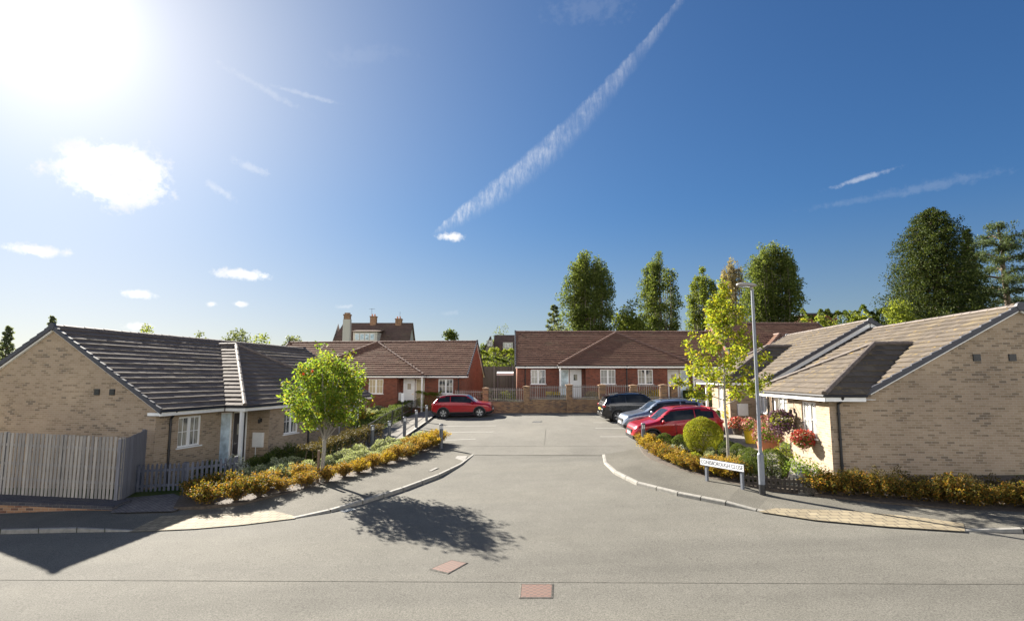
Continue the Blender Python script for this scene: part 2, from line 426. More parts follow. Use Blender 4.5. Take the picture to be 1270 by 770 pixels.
# parking court
COURT = [(588, 564), (747, 564), (793, 556), (800, 545), (905, 545), (905, 510), (612, 510), (542, 513), (530, 522), (497, 545), (549, 552.5)]
court_xy = px(COURT)
sheet('parking_court', court_xy, 0.006, 'asphalt_court')
def strip(name, F, B, O, mat, add=0.0, kerb=True):
    f = px(F); b_ = px(B); mb = MB(); kb = MB()
    def z(p, o): return SX*p[0]+SY*p[1]+o+add
    rows = []
    for (fx, fy), (bx, by), o in zip(f, b_, O):
        d = Vector((bx-fx, by-fy)); d = d.normalized()*.14
        k = (fx+d.x, fy+d.y); rows.append(((fx, fy), k, (bx, by), o))
    for (f0, k0, b0, o0), (f1, k1, b1, o1) in zip(rows, rows[1:]):
        mb.face([(*k0, z(k0, o0)), (*k1, z(k1, o1)), (*b1, z(b1, o1)), (*b0, z(b0, o0))])
        n = max(1, round((Vector(f1)-Vector(f0)).length/.9))
        for q in range(n):
            g0 = .012/max(.3, (Vector(f1)-Vector(f0)).length/n)
            t0, t1 = (q+g0)/n, (q+1-g0)/n
            L = lambda a, b2, t: (a[0]+(b2[0]-a[0])*t, a[1]+(b2[1]-a[1])*t)
            fa, fb, ka, kb2 = L(f0, f1, t0), L(f0, f1, t1), L(k0, k1, t0), L(k0, k1, t1)
            oa, ob = o0+(o1-o0)*t0+.004, o0+(o1-o0)*t1+.004
            ch = .02
            fa2, fb2 = L(fa, ka, .12), L(fb, kb2, .12)
            kb.face([(*fa2, z(fa2, oa)), (*fb2, z(fb2, ob)), (*kb2, z(kb2, ob)), (*ka, z(ka, oa))])
            kb.face([(*fa, z(fa, oa)-ch), (*fb, z(fb, ob)-ch), (*fb2, z(fb2, ob)), (*fa2, z(fa2, oa))])
            kb.face([(*fa, z(fa, -.1)), (*fb, z(fb, -.1)), (*fb, z(fb, ob)-ch), (*fa, z(fa, oa)-ch)])
    struct(mb.build(name, mat))
    if kerb: struct(kb.build('kerb', 'kerb_stone'))
strip('pavement', KL, BL, OL, 'asphalt_pavement')
strip('pavement', KR, BR, OR_, 'asphalt_pavement')
sheet('tactile_paving', px([(160, 657.5), (200, 638.5), (300, 634), (368, 630), (366, 641), (300, 649), (240, 654)], .05), .024, 'buff_paving')
sheet('tactile_paving', px([(940, 633), (962, 629), (1050, 632), (1140, 640), (1195, 648), (1197, 657.5), (1100, 651.5), (1010, 643.5)], .05), .036, 'buff_paving')
# pavement covers, seams, markings
def line(name, a, b_, w, off, mat):
    a = Vector(gp(*a)); b_ = Vector(gp(*b_)); d = (b_-a).normalized(); n = Vector((-d.y, d.x))*w/2
    return sheet(name, [tuple(a-n), tuple(b_-n), tuple(b_+n), tuple(a+n)], off, mat)
line('road_seam', (-200, 718), (1480, 725), .02, .004, 'seam_tar')
line('road_seam', (589, 564), (747, 565), .05, .011, 'seam_tar')
line('road_seam', (520, 553), (770, 553.5), .03, .011, 'seam_tar')
line('road_seam', (675, 552), (677, 532), .03, .011, 'seam_tar')
for a, b_ in (((553, 528.5), (615, 528)), ((540, 536), (612, 535.5)), ((547, 546), (590, 544.5)), ((739, 517), (760, 517)), ((738, 531), (800, 531)), ((744, 541.5), (785, 541.5)), ((736, 524), (775, 524))):
    line('parking_line', a, b_, .08, .012, 'road_paint')
# path in front of the left houses, driveway and the beds
sheet('driveway', px([(137, 636), (150, 618), (215, 612), (240, 622), (215, 634)], .05), .06, 'block_paving')
bedL = px([(215, 633), (250, 632), (300, 627), (350, 616), (400, 604), (450, 590), (500, 574), (530, 561), (549, 552), (497, 546), (440, 562), (392, 582), (340, 585), (280, 598), (225, 615)])
sheet('planting_soil', bedL, .10, 'soil', .12)
pathL = px([(380, 590), (440, 562.5), (497, 546.5), (530, 522.5), (542, 513.5), (541, 508), (515, 514), (470, 536), (410, 566), (355, 585)])
sheet('path', pathL, .09, 'path_slab', .12)
line('kerb', (497, 546.5), (530, 523), .12, .115, 'kerb_stone'); line('kerb', (530, 523), (543, 513), .12, .115, 'kerb_stone')
bedR = px([(793, 556), (798, 565), (808, 573), (830, 582), (880, 597), (920, 606), (960, 611), (990, 612), (930, 585), (905, 560), (893, 545), (860, 542), (800, 545)])
sheet('planting_soil', bedR, .11, 'soil', .13)
pathR = px([(990, 612), (1045, 612), (1010, 585), (965, 562), (925, 540), (905, 524), (880, 520), (868, 522), (893, 545), (905, 560), (930, 585)])
sheet('path', pathR, .085, 'path_slab', .12)
bedG = px([(1010, 615.5), (1070, 622.5), (1150, 630.5), (1230, 637.5), (1500, 655), (1500, 600), (1250, 592), (1040, 592)])
sheet('planting_soil', bedG, .07, 'soil', .1)

# ------------------------------------------------------------------ small setting pieces on the road
def cover(pts, label, mat='iron_cover'):
    xy = px(pts); c = (sum(p[0] for p in xy)/len(xy), sum(p[1] for p in xy)/len(xy)); z0 = SX*c[0]+SY*c[1]
    t = thing('manhole_cover', label, 'manhole cover', (c[0], c[1], z0))
    fr = MB(); pl = MB(); n = len(xy)
    def P(p, k, o): q = (c[0]+(p[0]-c[0])*k, c[1]+(p[1]-c[1])*k); return (*q, SX*q[0]+SY*q[1]+o)
    for i in range(n):
        a, b_ = xy[i], xy[(i+1) % n]
        fr.face([P(a, 1, .004), P(b_, 1, .004), P(b_, .9, .014), P(a, .9, .014)])
        fr.face([P(a, .9, .014), P(b_, .9, .014), P(b_, .88, .006), P(a, .88, .006)])
    # two leaves of the cover
    if n == 4:
        M = lambda a, b_: ((a[0]+b_[0])/2, (a[1]+b_[1])/2)
        m1, m2 = M(xy[0], xy[1]), M(xy[2], xy[3])
        pl.face([P(xy[0], .88, .012), P(m1, .88, .012), P(m2, .88, .012), P(xy[3], .88, .012)])
        pl.face([P(m1, .88, .0125), P(xy[1], .88, .0125), P(xy[2], .88, .0125), P(m2, .88, .0125)])
    fr.build('frame', 'seam_tar', t); pl.build('cover_plate', mat, t)
cover([(532, 706), (556, 712), (581, 698), (560, 694)], 'reddish iron cover set diagonally in the road')
cover([(643, 742), (686, 742), (687, 724), (645, 724)], 'reddish iron cover set square in the road')
def slab_cover(pts, off, label):
    xy = px(pts, off); mb = MB(); vs = [(x, y, SX*x+SY*y+off) for x, y in xy]
    mb.face(vs); mb.face([(x, y, z-.01) for x, y, z in reversed(vs)])
    for i in range(len(vs)):
        a, b_ = vs[i], vs[(i+1) % len(vs)]; mb.face([a, (a[0], a[1], a[2]-.01), (b_[0], b_[1], b_[2]-.01), b_])
    tag(mb.build('access_cover', 'concrete', origin=vs[0]), label, 'access cover')
slab_cover([(562, 571), (576, 571), (580, 565), (567, 565)], .04, 'pale concrete access cover in the pavement near the bollard')
slab_cover([(531, 584), (535, 584), (544, 579.5), (540, 579.5)], .115, 'small pale strip cover beside the orange shrubs')
def grate(p0, p1, w, label, off=.006):
    a = Vector(gp(*p0)); b_ = Vector(gp(*p1)); d = (b_-a).normalized(); n = Vector((-d.y, d.x)); L = (b_-a).length
    t = thing('gully_grate', label, 'drain', (a.x, a.y, SX*a.x+SY*a.y))
    T = lambda u, v, z: (a.x+d.x*u+n.x*v, a.y+d.y*u+n.y*v, SX*(a.x+d.x*u+n.x*v)+SY*(a.y+d.y*u+n.y*v)+z)
    mb = MB()
    for u0, u1, v0, v1 in ((0, L, 0, .03), (0, L, w-.03, w), (0, .03, .03, w-.03), (L-.03, L, .03, w-.03)): mb.box(T, u0, u1, v0, v1, -.02, off)
    mb.build('frame', 'black_plastic', t)
    mb = MB(); k = int(L/.06)
    for i in range(k): mb.box(T, .04+i*(L-.08)/k, .04+(i+.5)*(L-.08)/k, .03, w-.03, -.02, off-.001)
    mb.build('bars', 'galvanised', t)
grate((427, 635.5), (445, 631), .4, 'iron drain grate at the kerb below the green tree')
grate((660, 523.5), (671, 523.5), .35, 'iron drain grate in the far part of the parking court', .014)

# ------------------------------------------------------------------ houses
def tile_plane(mb, poly, gauge=.345, tw=.33, lift=.04, m=0, under=True):
    P = [Vector(p) for p in poly]
    n = Vector((0, 0, 0))
    for i in range(len(P)): n += P[i].cross(P[(i+1) % len(P)])
    n.normalize()
    if n.z < 0: n = -n; P = P[::-1]
    e = Vector((0, 0, 1)).cross(n).normalized(); t = n.cross(e)
    o = min(P, key=lambda p: p.dot(t))
    Q = [((p-o).dot(e), (p-o).dot(t)) for p in P]
    W3 = lambda a, b_, h: o+e*a+t*b_+n*h
    def clip(pg, axis, lim, keep_less):
        out = []
        for i in range(len(pg)):
            a, b_ = pg[i], pg[(i+1) % len(pg)]
            ia = (a[axis] <= lim) if keep_less else (a[axis] >= lim); ib = (b_[axis] <= lim) if keep_less else (b_[axis] >= lim)
            if ia: out.append(a)
            if ia != ib:
                k = (lim-a[axis])/(b_[axis]-a[axis]); out.append((a[0]+(b_[0]-a[0])*k, a[1]+(b_[1]-a[1])*k))
        return out
    if under: mb.face([W3(a, b_, -.025) for a, b_ in Q], m)
    a0, a1 = min(q[0] for q in Q), max(q[0] for q in Q); t1 = max(q[1] for q in Q)
    k = 0
    while k*gauge < t1-.01:
        lo, hi = k*gauge, min((k+1)*gauge, t1)
        band = clip(clip(Q, 1, lo, False), 1, hi, True)
        if len(band) >= 3:
            s0 = a0-(tw/2 if k % 2 else 0)-.07
            i0 = int((min(q[0] for q in band)-s0)//tw); i1 = int((max(q[0] for q in band)-s0)//tw)
            for i in range(i0, i1+1):
                cell = clip(clip(band, 0, s0+i*tw+.003, False), 0, s0+(i+1)*tw-.003, True)
                if len(cell) < 3: continue
                j1, j2 = random.uniform(-.0022, .0022)+.003*math.sin(s0+i*tw*.7+k*1.7), random.uniform(-.002, .002)
                H = lambda q: lift*(1-(q[1]-lo)/gauge)+j1+j2*(q[0]-s0-i*tw)/tw
                top = [W3(q[0], q[1], H(q)) for q in cell]
                mb.face(top, m)
                # nose and side faces share the island so a tile keeps one tint
                for x in range(len(cell)):
                    q, q2 = cell[x], cell[(x+1) % len(cell)]
                    if abs(q[1]-lo) < 1e-5 and abs(q2[1]-lo) < 1e-5 or (abs(q[0]-q2[0]) < 1e-5):
                        mb.face([top[x], W3(q[0], q[1], -.02), W3(q2[0], q2[1], -.02), top[(x+1) % len(cell)]], m)
        k += 1
def ridge_run(mb, a, b_, r=.115, m=0, lift=.0):
    a = Vector(a); b_ = Vector(b_); n = max(1, round((b_-a).length/.42))
    up = Vector((0, 0, lift))
    for i in range(n):
        p = a+(b_-a)*(i/n); q = a+(b_-a)*((i+1.04)/n)
        j = Vector((0, 0, random.uniform(-.006, .006)))
        mb.tube([p+up+j, q+up+j], [r, r*.93], 8, m)
def wall_run(mb, T, p, q, z0, z1, holes=(), depth=.1, m=0, gable=None):
    """wall from plan point p to q (local u, v); outside is to the right of the direction p>q; holes in (s0, s1, za, zb)"""
    d = Vector((q[0]-p[0], q[1]-p[1])); L = d.length; d.normalize(); inn = Vector((d.y, -d.x))
    W = lambda s, z, k=0: T(p[0]+d.x*s+inn.x*k, p[1]+d.y*s+inn.y*k, z)
    xs = sorted(set([0, L]+[h[0] for h in holes]+[h[1] for h in holes])); zs = sorted(set([z0, z1]+[h[2] for h in holes]+[h[3] for h in holes]))
    for i in range(len(xs)-1):
        for j in range(len(zs)-1):
            cx, cz = (xs[i]+xs[i+1])/2, (zs[j]+zs[j+1])/2
            if any(h[0] < cx < h[1] and h[2] < cz < h[3] for h in holes): continue
            mb.face([W(xs[i], zs[j]), W(xs[i+1], zs[j]), W(xs[i+1], zs[j+1]), W(xs[i], zs[j+1])], m)
    for a, b_, c, e in holes:
        for q4 in (((a, c), (b_, c)), ((b_, c), (b_, e)), ((b_, e), (a, e)), ((a, e), (a, c))):
            (s, z), (s2, z2) = q4
            mb.face([W(s, z), W(s2, z2), W(s2, z2, depth), W(s, z, depth)], m)
    return W
def add_window(par, W, h, glassmat='window_glass', bars=True, lights=2, name='window'):
    s0, s1, z0, z1 = h; B = lambda s, k, z: W(s, z, k)
    fr = MB(); g = .002; fw = .06; d0, d1 = .045, .098
    fr.box(B, s0+g, s1-g, d0, d1, z0+g, z0+fw); fr.box(B, s0+g, s1-g, d0, d1, z1-fw, z1-g)
    fr.box(B, s0+g, s0+fw, d0, d1, z0+fw, z1-fw); fr.box(B, s1-fw, s1-g, d0, d1, z0+fw, z1-fw)
    wd = (s1-s0)/lights
    for i in range(1, lights): fr.box(B, s0+wd*i-.06, s0+wd*i+.06, d0-.006, d1, z0+fw, z1-fw)
    if bars:
        for i in range(lights):
            a, b_ = s0+wd*i+.06, s0+wd*(i+1)-.06; c = (a+b_)/2
            fr.box(B, c-.011, c+.011, .066, .085, z0+fw, z1-fw)
            zm = z0+(z1-z0)*.5
            fr.box(B, a, c-.011, .066, .085, zm-.011, zm+.011); fr.box(B, c+.011, b_, .066, .085, zm-.011, zm+.011)
    o = fr.build(name, 'white_upvc', par)
    pn = MB(); pn.box(B, s0+fw*.5, s1-fw*.5, .08, .094, z0+fw*.5, z1-fw*.5); pn.build('pane', glassmat, o)
    si = MB(); si.box(B, s0-.06, s1+.06, -.055, .043, z0-.045, z0-.001); si.build('sill', 'white_upvc', o)
    return o
def add_door(par, W, h, mat, label=None, pane=True):
    s0, s1, z0, z1 = h; B = lambda s, k, z: W(s, z, k)
    fr = MB(); d0, d1 = .03, .098; g = .002
    fr.box(B, s0+g, s0+.06, d0, d1, z0, z1-g); fr.box(B, s1-.06, s1-g, d0, d1, z0, z1-g); fr.box(B, s0+.06, s1-.06, d0, d1, z1-.06, z1-g); fr.box(B, s0+.06, s1-.06, d0, d1, z0, z0+.05)
    sl = MB(); sl.box(B, s0+.06, s1-.06, .055, .095, z0+.05, z1-.06)
    a, b_ = s0+.16, s1-.16
    for zz in ((z0+.2, z0+.85), ): sl.box(B, a, (a+b_)/2-.04, .048, .055, *zz); sl.box(B, (a+b_)/2+.04, b_, .048, .055, *zz)
    dr = sl.build('door', mat, par)
    if label: dr['label'] = label
    fr.build('frame', 'white_upvc', dr)
    if pane:
        pn = MB(); c = (s0+s1)/2; pn.box(B, c-.14, c+.14, .04, .054, z0+1.35, z0+1.8); pn.build('pane', 'window_glass', dr)
    hn = MB(); hn.box(B, s0+.11, s0+.25, .0, .02, z0+.98, z0+1.01); hn.box(B, s0+.12, s0+.15, .02, .054, z0+.93, z0+1.06); hn.build('handle', 'chrome', dr)
    return dr
def down_pipe(par, T, u, v, ztop, zbot):
    mb = MB(); mb.tube([T(u, v+.27, ztop), T(u, v+.2, ztop-.1), T(u, v+.055, ztop-.28), T(u, v+.05, ztop-.4), T(u, v+.05, zbot)], .042, 8)
    for z in (ztop-.5, ztop-1.4, ztop-2.1): mb.tube([T(u, v+.05, z-.03), T(u, v+.05, z+.03)], .055, 8)
    mb.build('downpipe', 'black_plastic', par)

def house(spec):
    O, a, n = Vector(spec['O']), Vector(spec['a']).normalized(), Vector(spec['n']).normalized()
    zf, ze, zr = spec['zf'], spec['ze'], spec['zr']            # floor, tile edge, ridge (world)
    Ln, D = spec['Ln'], spec.get('D', 9.3); h = D/2; ov = .3; vg = .13
    T = lambda u, v, z: (O.x+a.x*u+n.x*v, O.y+a.y*u+n.y*v, z)
    t = thing('bungalow', spec['label'], 'bungalow', (O.x, O.y, zf), spec.get('group'))
    br, tl = spec['brick'], spec['tile']; gbr = spec.get('gable', br)
    tanP = (zr-ze)/(h+ov); zt = ze-.13; zb = zf-1.2
    bay = spec['bay']; u0, u1, mid, hb, b = bay['u0'], bay['u1'], bay['mid'], bay['hb'], bay['b']
    vm = ov-hb/tanP; va = ov+b-hb/tanP
    def mz(v): return ze+(ov-v)*tanP if v >= -h else zr-(-h-v)*tanP
    # ---- walls
    wl = MB(); op = []
    pl = spec['plan']
    for i in range(len(pl)-1):
        W = wall_run(wl, T, pl[i], pl[i+1], zb, zt+.1, [o[1] for o in spec['open'] if o[0] == i])
        op += [(W, o) for o in spec['open'] if o[0] == i]
    wl.face([T(Ln, -D, zb), T(0, -D, zb), T(0, -D, zt+.1), T(Ln, -D, zt+.1)])
    gm = 1
    for ug, sgn in ((0, -1), (Ln, 1)):
        vf = pl[0][1] if ug == 0 else pl[-1][1]
        poly = [(vf, zb), (vf, zt+.1)] + ([(0, zt+.1)] if vf > 0 else []) + [(0, mz(0)-.06), (-h, zr-.06), (-D, mz(-D)-.06), (-D, zb)]
        wl.face([T(ug, v, z) for v, z in poly], gm)
    # interior floor-to-soffit blocker under the eaves
    wl.build('wall', [br, gbr], t)
    # ---- roof tiles
    rf = MB(); rt = MB(); ht = MB()
    lim0, lim1 = -vg, Ln+vg
    def clipu(poly):
        for lim, less in ((lim0, False), (lim1, True)):
            out = []
            for i in range(len(poly)):
                p, q = poly[i], poly[(i+1) % len(poly)]
                ip = p[0] <= lim if less else p[0] >= lim; iq = q[0] <= lim if less else q[0] >= lim
                if ip: out.append(p)
                if ip != iq:
                    k = (lim-p[0])/(q[0]-p[0]); out.append((p[0]+(q[0]-p[0])*k, p[1]+(q[1]-p[1])*k))
            poly = out
        return poly
    for poly in ([(lim0, ov), (u0, ov), (mid, vm), (mid, -h), (lim0, -h)], [(u1, ov), (lim1, ov), (lim1, -h), (mid, -h), (mid, vm)]):
        if poly[0][0] > poly[1][0]: poly = [(lim0, -h), (mid, -h), (mid, vm), (u0, ov)]
        poly = clipu(poly)
        tile_plane(rf, [T(u, v, mz(v)) for u, v in poly])
    tile_plane(rf, [T(lim0, -D-ov, ze), T(lim1, -D-ov, ze), T(lim1, -h, zr), T(lim0, -h, zr)])
    zb2 = ze
    A, B_, C = T(u0, ov+b, ze), T(u1, ov+b, ze), T(mid, va, ze+hb)
    tile_plane(rf, [A, B_, C])
    tile_plane(rf, [A, T(u0, ov, ze), T(mid, vm, ze+hb), C], tw=.33)
    tile_plane(rf, [B_, T(u1, ov, ze), T(mid, vm, ze+hb), C], tw=.33)
    roof = rf.build('roof', tl, t)
    rm = spec.get('ridge', 'ridge_brown')
    ridge_run(rt, T(lim0, -h, zr), T(lim1, -h, zr), .12, lift=-.065)
    ridge_run(ht, A, C, .09, lift=.035); ridge_run(ht, B_, C, .09, lift=.035); ridge_run(ht, C, T(mid, vm-.05, ze+hb), .1, lift=.03); ht.build('hip_tiles', rm, roof)
    rt.build('ridge_tiles', rm, roof)
    # ---- verges: stepped dark caps over a thin white undercloak
    for ug, s in ((lim0, -1), (lim1, 1)):
        vb = MB(); uc = MB(); nn = 16
        for side in (0, 1):
            vs = ov if side == 0 else -D-ov
            f = lambda k: vs+(-h-vs)*k
            st = 0
            if side == 0 and s < 0 and u0 < lim0: st = min(.9, (lim0-u0)/(mid-u0)*(hb/tanP)/(h+ov))
            for k in range(nn):
                k0, k1 = k/nn, (k+1)/nn
                if k1 < st: continue
                p0, p1 = f(k0), f(k1)
                za, zc = mz(p0), mz(p1)
                vb.hexa([T(ug-.035, p0, za-.13), T(ug+.035, p0, za-.13), T(ug+.035, p1, zc-.13), T(ug-.035, p1, zc-.13),
                         T(ug-.04, p0, za+.068), T(ug+.06 if s < 0 else ug+.04, p0, za+.068), T(ug+.04, p1, zc+.03), T(ug-.04, p1, zc+.03)])
            m_ = spec.get('barge', .05); us = ug+s*.0
            p0, p1 = f(st*.98), f(.995)
            x0, x1 = (ug+.037, -.002) if s < 0 else (Ln+.002, ug-.037)
            uc.hexa([T(x0, p0, mz(p0)-.135-m_), T(x1, p0, mz(p0)-.135-m_), T(x1, p1, mz(p1)-.135-m_), T(x0, p1, mz(p1)-.135-m_),
                     T(x0, p0, mz(p0)-.09), T(x1, p0, mz(p0)-.09), T(x1, p1, mz(p1)-.09), T(x0, p1, mz(p1)-.09)])
        vb.tube([T(ug-.05, -h, zr-.03), T(ug+.06, -h, zr-.03)], .135, 10)
        vb.build('verge_cap', 'verge_grey', roof); uc.build('bargeboard', 'white_upvc', roof)
    # ---- eaves: fascia, soffit, gutter
    fa = MB(); gu = MB()
    def eave(p, q):
        d = Vector((q[0]-p[0], q[1]-p[1])); L = d.length
        if L < .05: return
        d.normalize(); o = Vector((-d.y, d.x))
        E = lambda s, k, z: T(p[0]+d.x*s+o.x*k, p[1]+d.y*s+o.y*k, z)
        fa.box(E, 0, L, -.055, -.03, ze-.215, ze-.034)
        gu.tube([E(-.02, .012, ze-.045), E(L+.02, .012, ze-.045)], .042, 8)
    def soff(us, ue, v0, v1): fa.box(T, us, ue, v0, v1, ze-.165, ze-.15)
    segs = []
    if u0 > lim0+.1: segs.append(((lim0, ov), (u0, ov))); soff(lim0, u0, 0.003, ov-.06)
    segs.append(((u0, ov), (u0, ov+b))); segs.append(((u0, ov+b), (u1, ov+b))); segs.append(((u1, ov+b), (u1, ov)))
    if lim1 > u1+.1: segs.append(((u1, ov), (lim1, ov))); soff(u1, lim1, 0.003, ov-.06)
    soff(u0+.06, u1-.06, 0.003, ov+b-.06)
    for p, q in segs: eave(p, q)
    # boxed ends of the eaves at the gables
    for uu in ((lim0, -.003), (Ln+.003, lim1)):
        if uu[0] < 0 and u0 < lim0: continue
        fa.box(T, uu[0], uu[1], -.25, ov-.058, ze-.20, ze-.1)
    fa.build('fascia', 'white_upvc', t)
    gu.build('gutter', 'black_plastic', t)
    # ---- openings
    for W, o in op:
        kind = o[2]
        if kind == 'door': add_door(t, W, o[1], o[3], o[4] if len(o) > 4 else None, o[5] if len(o) > 5 else True)
        else: add_window(t, W, o[1], o[3], o[4] if len(o) > 4 else True, o[5] if len(o) > 5 else 2)
    for u, v in spec.get('pipes', []): down_pipe(t, T, u, v, ze-.06, zb)
    for v in spec.get('gpipes', []):
        mb = MB(); mb.tube([T(-.42, v, ze-.06), T(-.3, v, ze-.2), T(-.06, v, ze-.3), T(-.05, v, ze-.45), T(-.05, v, zb)], .042, 8)
        for z in (ze-.6, ze-1.4, ze-2.2): mb.tube([T(-.05, v, z-.03), T(-.05, v, z+.03)], .055, 8)
        mb.build('downpipe', 'black_plastic', t)
    for u, v in spec.get('posts', []):
        mb = MB(); mb.box(T, u-.06, u+.06, v-.06, v+.06, zf-.3, ze-.166); mb.build('porch_post', 'white_upvc', t)
    for u, v, z in spec.get('vents', []):
        mb = MB(); mb.box(T, -.03, -.001, v-.11, v+.11, z-.11, z+.11)
        for k in range(5): mb.box(T, -.045, -.03, v-.1, v+.1, z-.09+k*.04, z-.075+k*.04)
        mb.build('vent', 'black_plastic', t)
    for seg, s, z, w, hh in spec.get('boxes', []):
        p, q = pl[seg], pl[seg+1]; d = Vector((q[0]-p[0], q[1]-p[1])).normalized(); inn = Vector((d.y, -d.x))
        Bx = lambda a_, k, z_: T(p[0]+d.x*a_+inn.x*k, p[1]+d.y*a_+inn.y*k, z_)
        mb = MB(); mb.box(Bx, s, s+w, -.1, -.001, z, z+hh); mb.box(Bx, s+.03, s+w-.03, -.112, -.1, z+.03, z+hh-.03); o = mb.build('meter_box', 'meter_white', t)
        mb = MB(); mb.tube([Bx(s+w*.3, -.05, z), Bx(s+w*.3, -.05, zf-.2)], .02, 6); mb.build('pipe', 'meter_white', o)
    for seg, s, z in spec.get('lights', []):
        p, q = pl[seg], pl[seg+1]; d = Vector((q[0]-p[0], q[1]-p[1])).normalized(); inn = Vector((d.y, -d.x))
        Bx = lambda a_, k, z_: T(p[0]+d.x*a_+inn.x*k, p[1]+d.y*a_+inn.y*k, z_)
        mb = MB(); mb.box(Bx, s-.04, s+.04, -.03, -.001, z-.08, z+.08); mb.tube([Bx(s, -.03, z+.05), Bx(s, -.12, z+.12), Bx(s, -.14, z+.03)], .012, 6)
        mb.lathe([(.0, .05), (.06, .03), (.05, -.12), (0, -.13)], 8, lambda x, y, zz: Vector(Bx(s, -.14, z))+Vector((x, y, zz))); mb.build('porch_light', 'black_plastic', t)
    return t, T

def pair(label, O, a, n, zf, ze, zr, br, tl, rm, gable, g1='window_glass', g2='window_glass', d1='white_door', d2='white_door', side='frosted_glass', hb=2.77, barge=.05, d1l=None, **kw):
    zw0, zw1 = ze-.32-1.12, ze-.32; zd0, zd1 = zf+.03, ze-.3
    op = [(0, (1.05, 2.2, zw0, zw1), 'window', g1), (0, (3.3, 4.02, zd0, zd1), 'window', side, False, 1), (0, (4.06, 4.98, zd0, zd1), 'door', d1, d1l),
          (2, (1.1, 2.25, zw0, zw1), 'window', g2), (2, (3.95, 5.1, zw0, zw1), 'window', g1),
          (4, (.22, 1.14, zd0, zd1), 'door', d2), (4, (1.18, 1.9, zd0, zd1), 'window', side, False, 1), (4, (3.0, 4.15, zw0, zw1), 'window', g2)]
    sp = dict(label=label, O=O, a=a, n=n, zf=zf, ze=ze, zr=zr, Ln=16.6, brick=br, gable=gable, tile=tl, ridge=rm, barge=barge,
              bay=dict(u0=3.1, u1=13.5, mid=8.3, hb=hb, b=.9), plan=[(0, 0), (5.2, 0), (5.2, .9), (11.4, .9), (11.4, 0), (16.6, 0)],
              open=op, posts=[(3.25, .98), (13.35, .98)], pipes=[(.62, 0), (8.3, .9), (15.98, 0)], **kw)
    return house(sp)
CZ = CAMZ
yw = R(11.2)
pair('long buff brick bungalow behind the tall pale slatted fence', (-12.48, 20.1), (math.sin(yw), math.cos(yw)), (math.cos(yw), -math.sin(yw)),
     CZ-3.78, CZ-1.13, CZ+1.91, 'buff_brick', 'slate_brown_tile', 'ridge_brown', 'buff_brick', d1='dark_door', d1l='black front door with white frame',
     vents=[(0, -2.55, CZ-.17-.35), (0, -1.9, CZ-.17-.35)], boxes=[(1, .18, CZ-3.0, .5, .62)], lights=[(1, .5, CZ-1.85)])
pair('red brick bungalow with pyramid porch roof behind the railings', (.40, 44.0), (1, 0), (0, -1), CZ-1.6, CZ+.93, CZ+3.95, 'red_brick', 'terracotta_brown_tile', 'ridge_red', 'orange_brick',
     g2='net_glass', lights=[(4, .1, CZ+.2)])
ya = R(5)
pair('red brick bungalow with orange gable end beside the red car', (-3.52, 44.0), (-math.cos(ya), math.sin(ya)), (-math.sin(ya), -math.cos(ya)), CZ-2.3, CZ+.2, CZ+3.12, 'red_brick', 'terracotta_brown_tile', 'ridge_red', 'orange_brick',
     g1='window_glass', g2='cream_glass', side='cream_glass', boxes=[(1, .15, CZ-1.75, .35, .6)])
yb = R(4.66); aR = (math.sin(yb), math.cos(yb)); nR = (-math.cos(yb), math.sin(yb))
def RO(u): return (10.096+1.25*math.cos(yb)+aR[0]*u, 18.2-1.25*math.sin(yb)+aR[1]*u)
zeA = CZ-.53
house(dict(label='buff brick bungalow with flower baskets and blank gable wall', O=RO(0), a=aR, n=nR, zf=CZ-3.1, ze=zeA, zr=CZ+2.25, Ln=8.4, brick='buff_brick', tile='grey_brown_tile',
     bay=dict(u0=-.4, u1=6.0, mid=2.3, hb=1.7, b=1.25), plan=[(0, 1.25), (3.3, 1.25), (3.3, 0), (8.4, 0)],
     open=[(0, (.95, 2.1, zeA-1.5, zeA-.3), 'window', 'net_glass'), (2, (.35, 1.3, CZ-3.07, zeA-.3), 'door', 'white_door'), (2, (1.34, 2.1, CZ-3.07, zeA-.3), 'window', 'net_glass', False, 1), (2, (3.3, 4.4, zeA-1.5, zeA-.3), 'window', 'net_glass')],
     posts=[(4.55, 1.2)], gpipes=[1.0], pipes=[(8.1, 0)], vents=[(0, -3.3, CZ+.62), (0, -4.35, CZ+.62)], lights=[(0, 2.7, CZ-1.2)]))
zeB = CZ-.17
house(dict(label='buff brick bungalow with white bargeboard stepped up behind its neighbour', O=RO(8.55), a=aR, n=nR, zf=CZ-2.7, ze=zeB, zr=CZ+2.66, Ln=9.3, brick='buff_brick', tile='grey_brown_tile', barge=.2,
     bay=dict(u0=1.7, u1=7.9, mid=4.8, hb=1.86, b=1.25), plan=[(0, 0), (2.0, 0), (2.0, 1.25), (5.3, 1.25), (5.3, 0), (9.3, 0)],
     open=[(0, (.5, 1.5, zeB-1.5, zeB-.3), 'window', 'net_glass'), (2, (.9, 2.05, zeB-1.5, zeB-.3), 'window', 'net_glass'), (4, (.35, 1.3, CZ-2.67, zeB-.3), 'door', 'white_door')],
     posts=[(6.6, 1.2)], pipes=[(.15, 0)], boxes=[(1, .4, CZ-1.9, .5, .6)]))
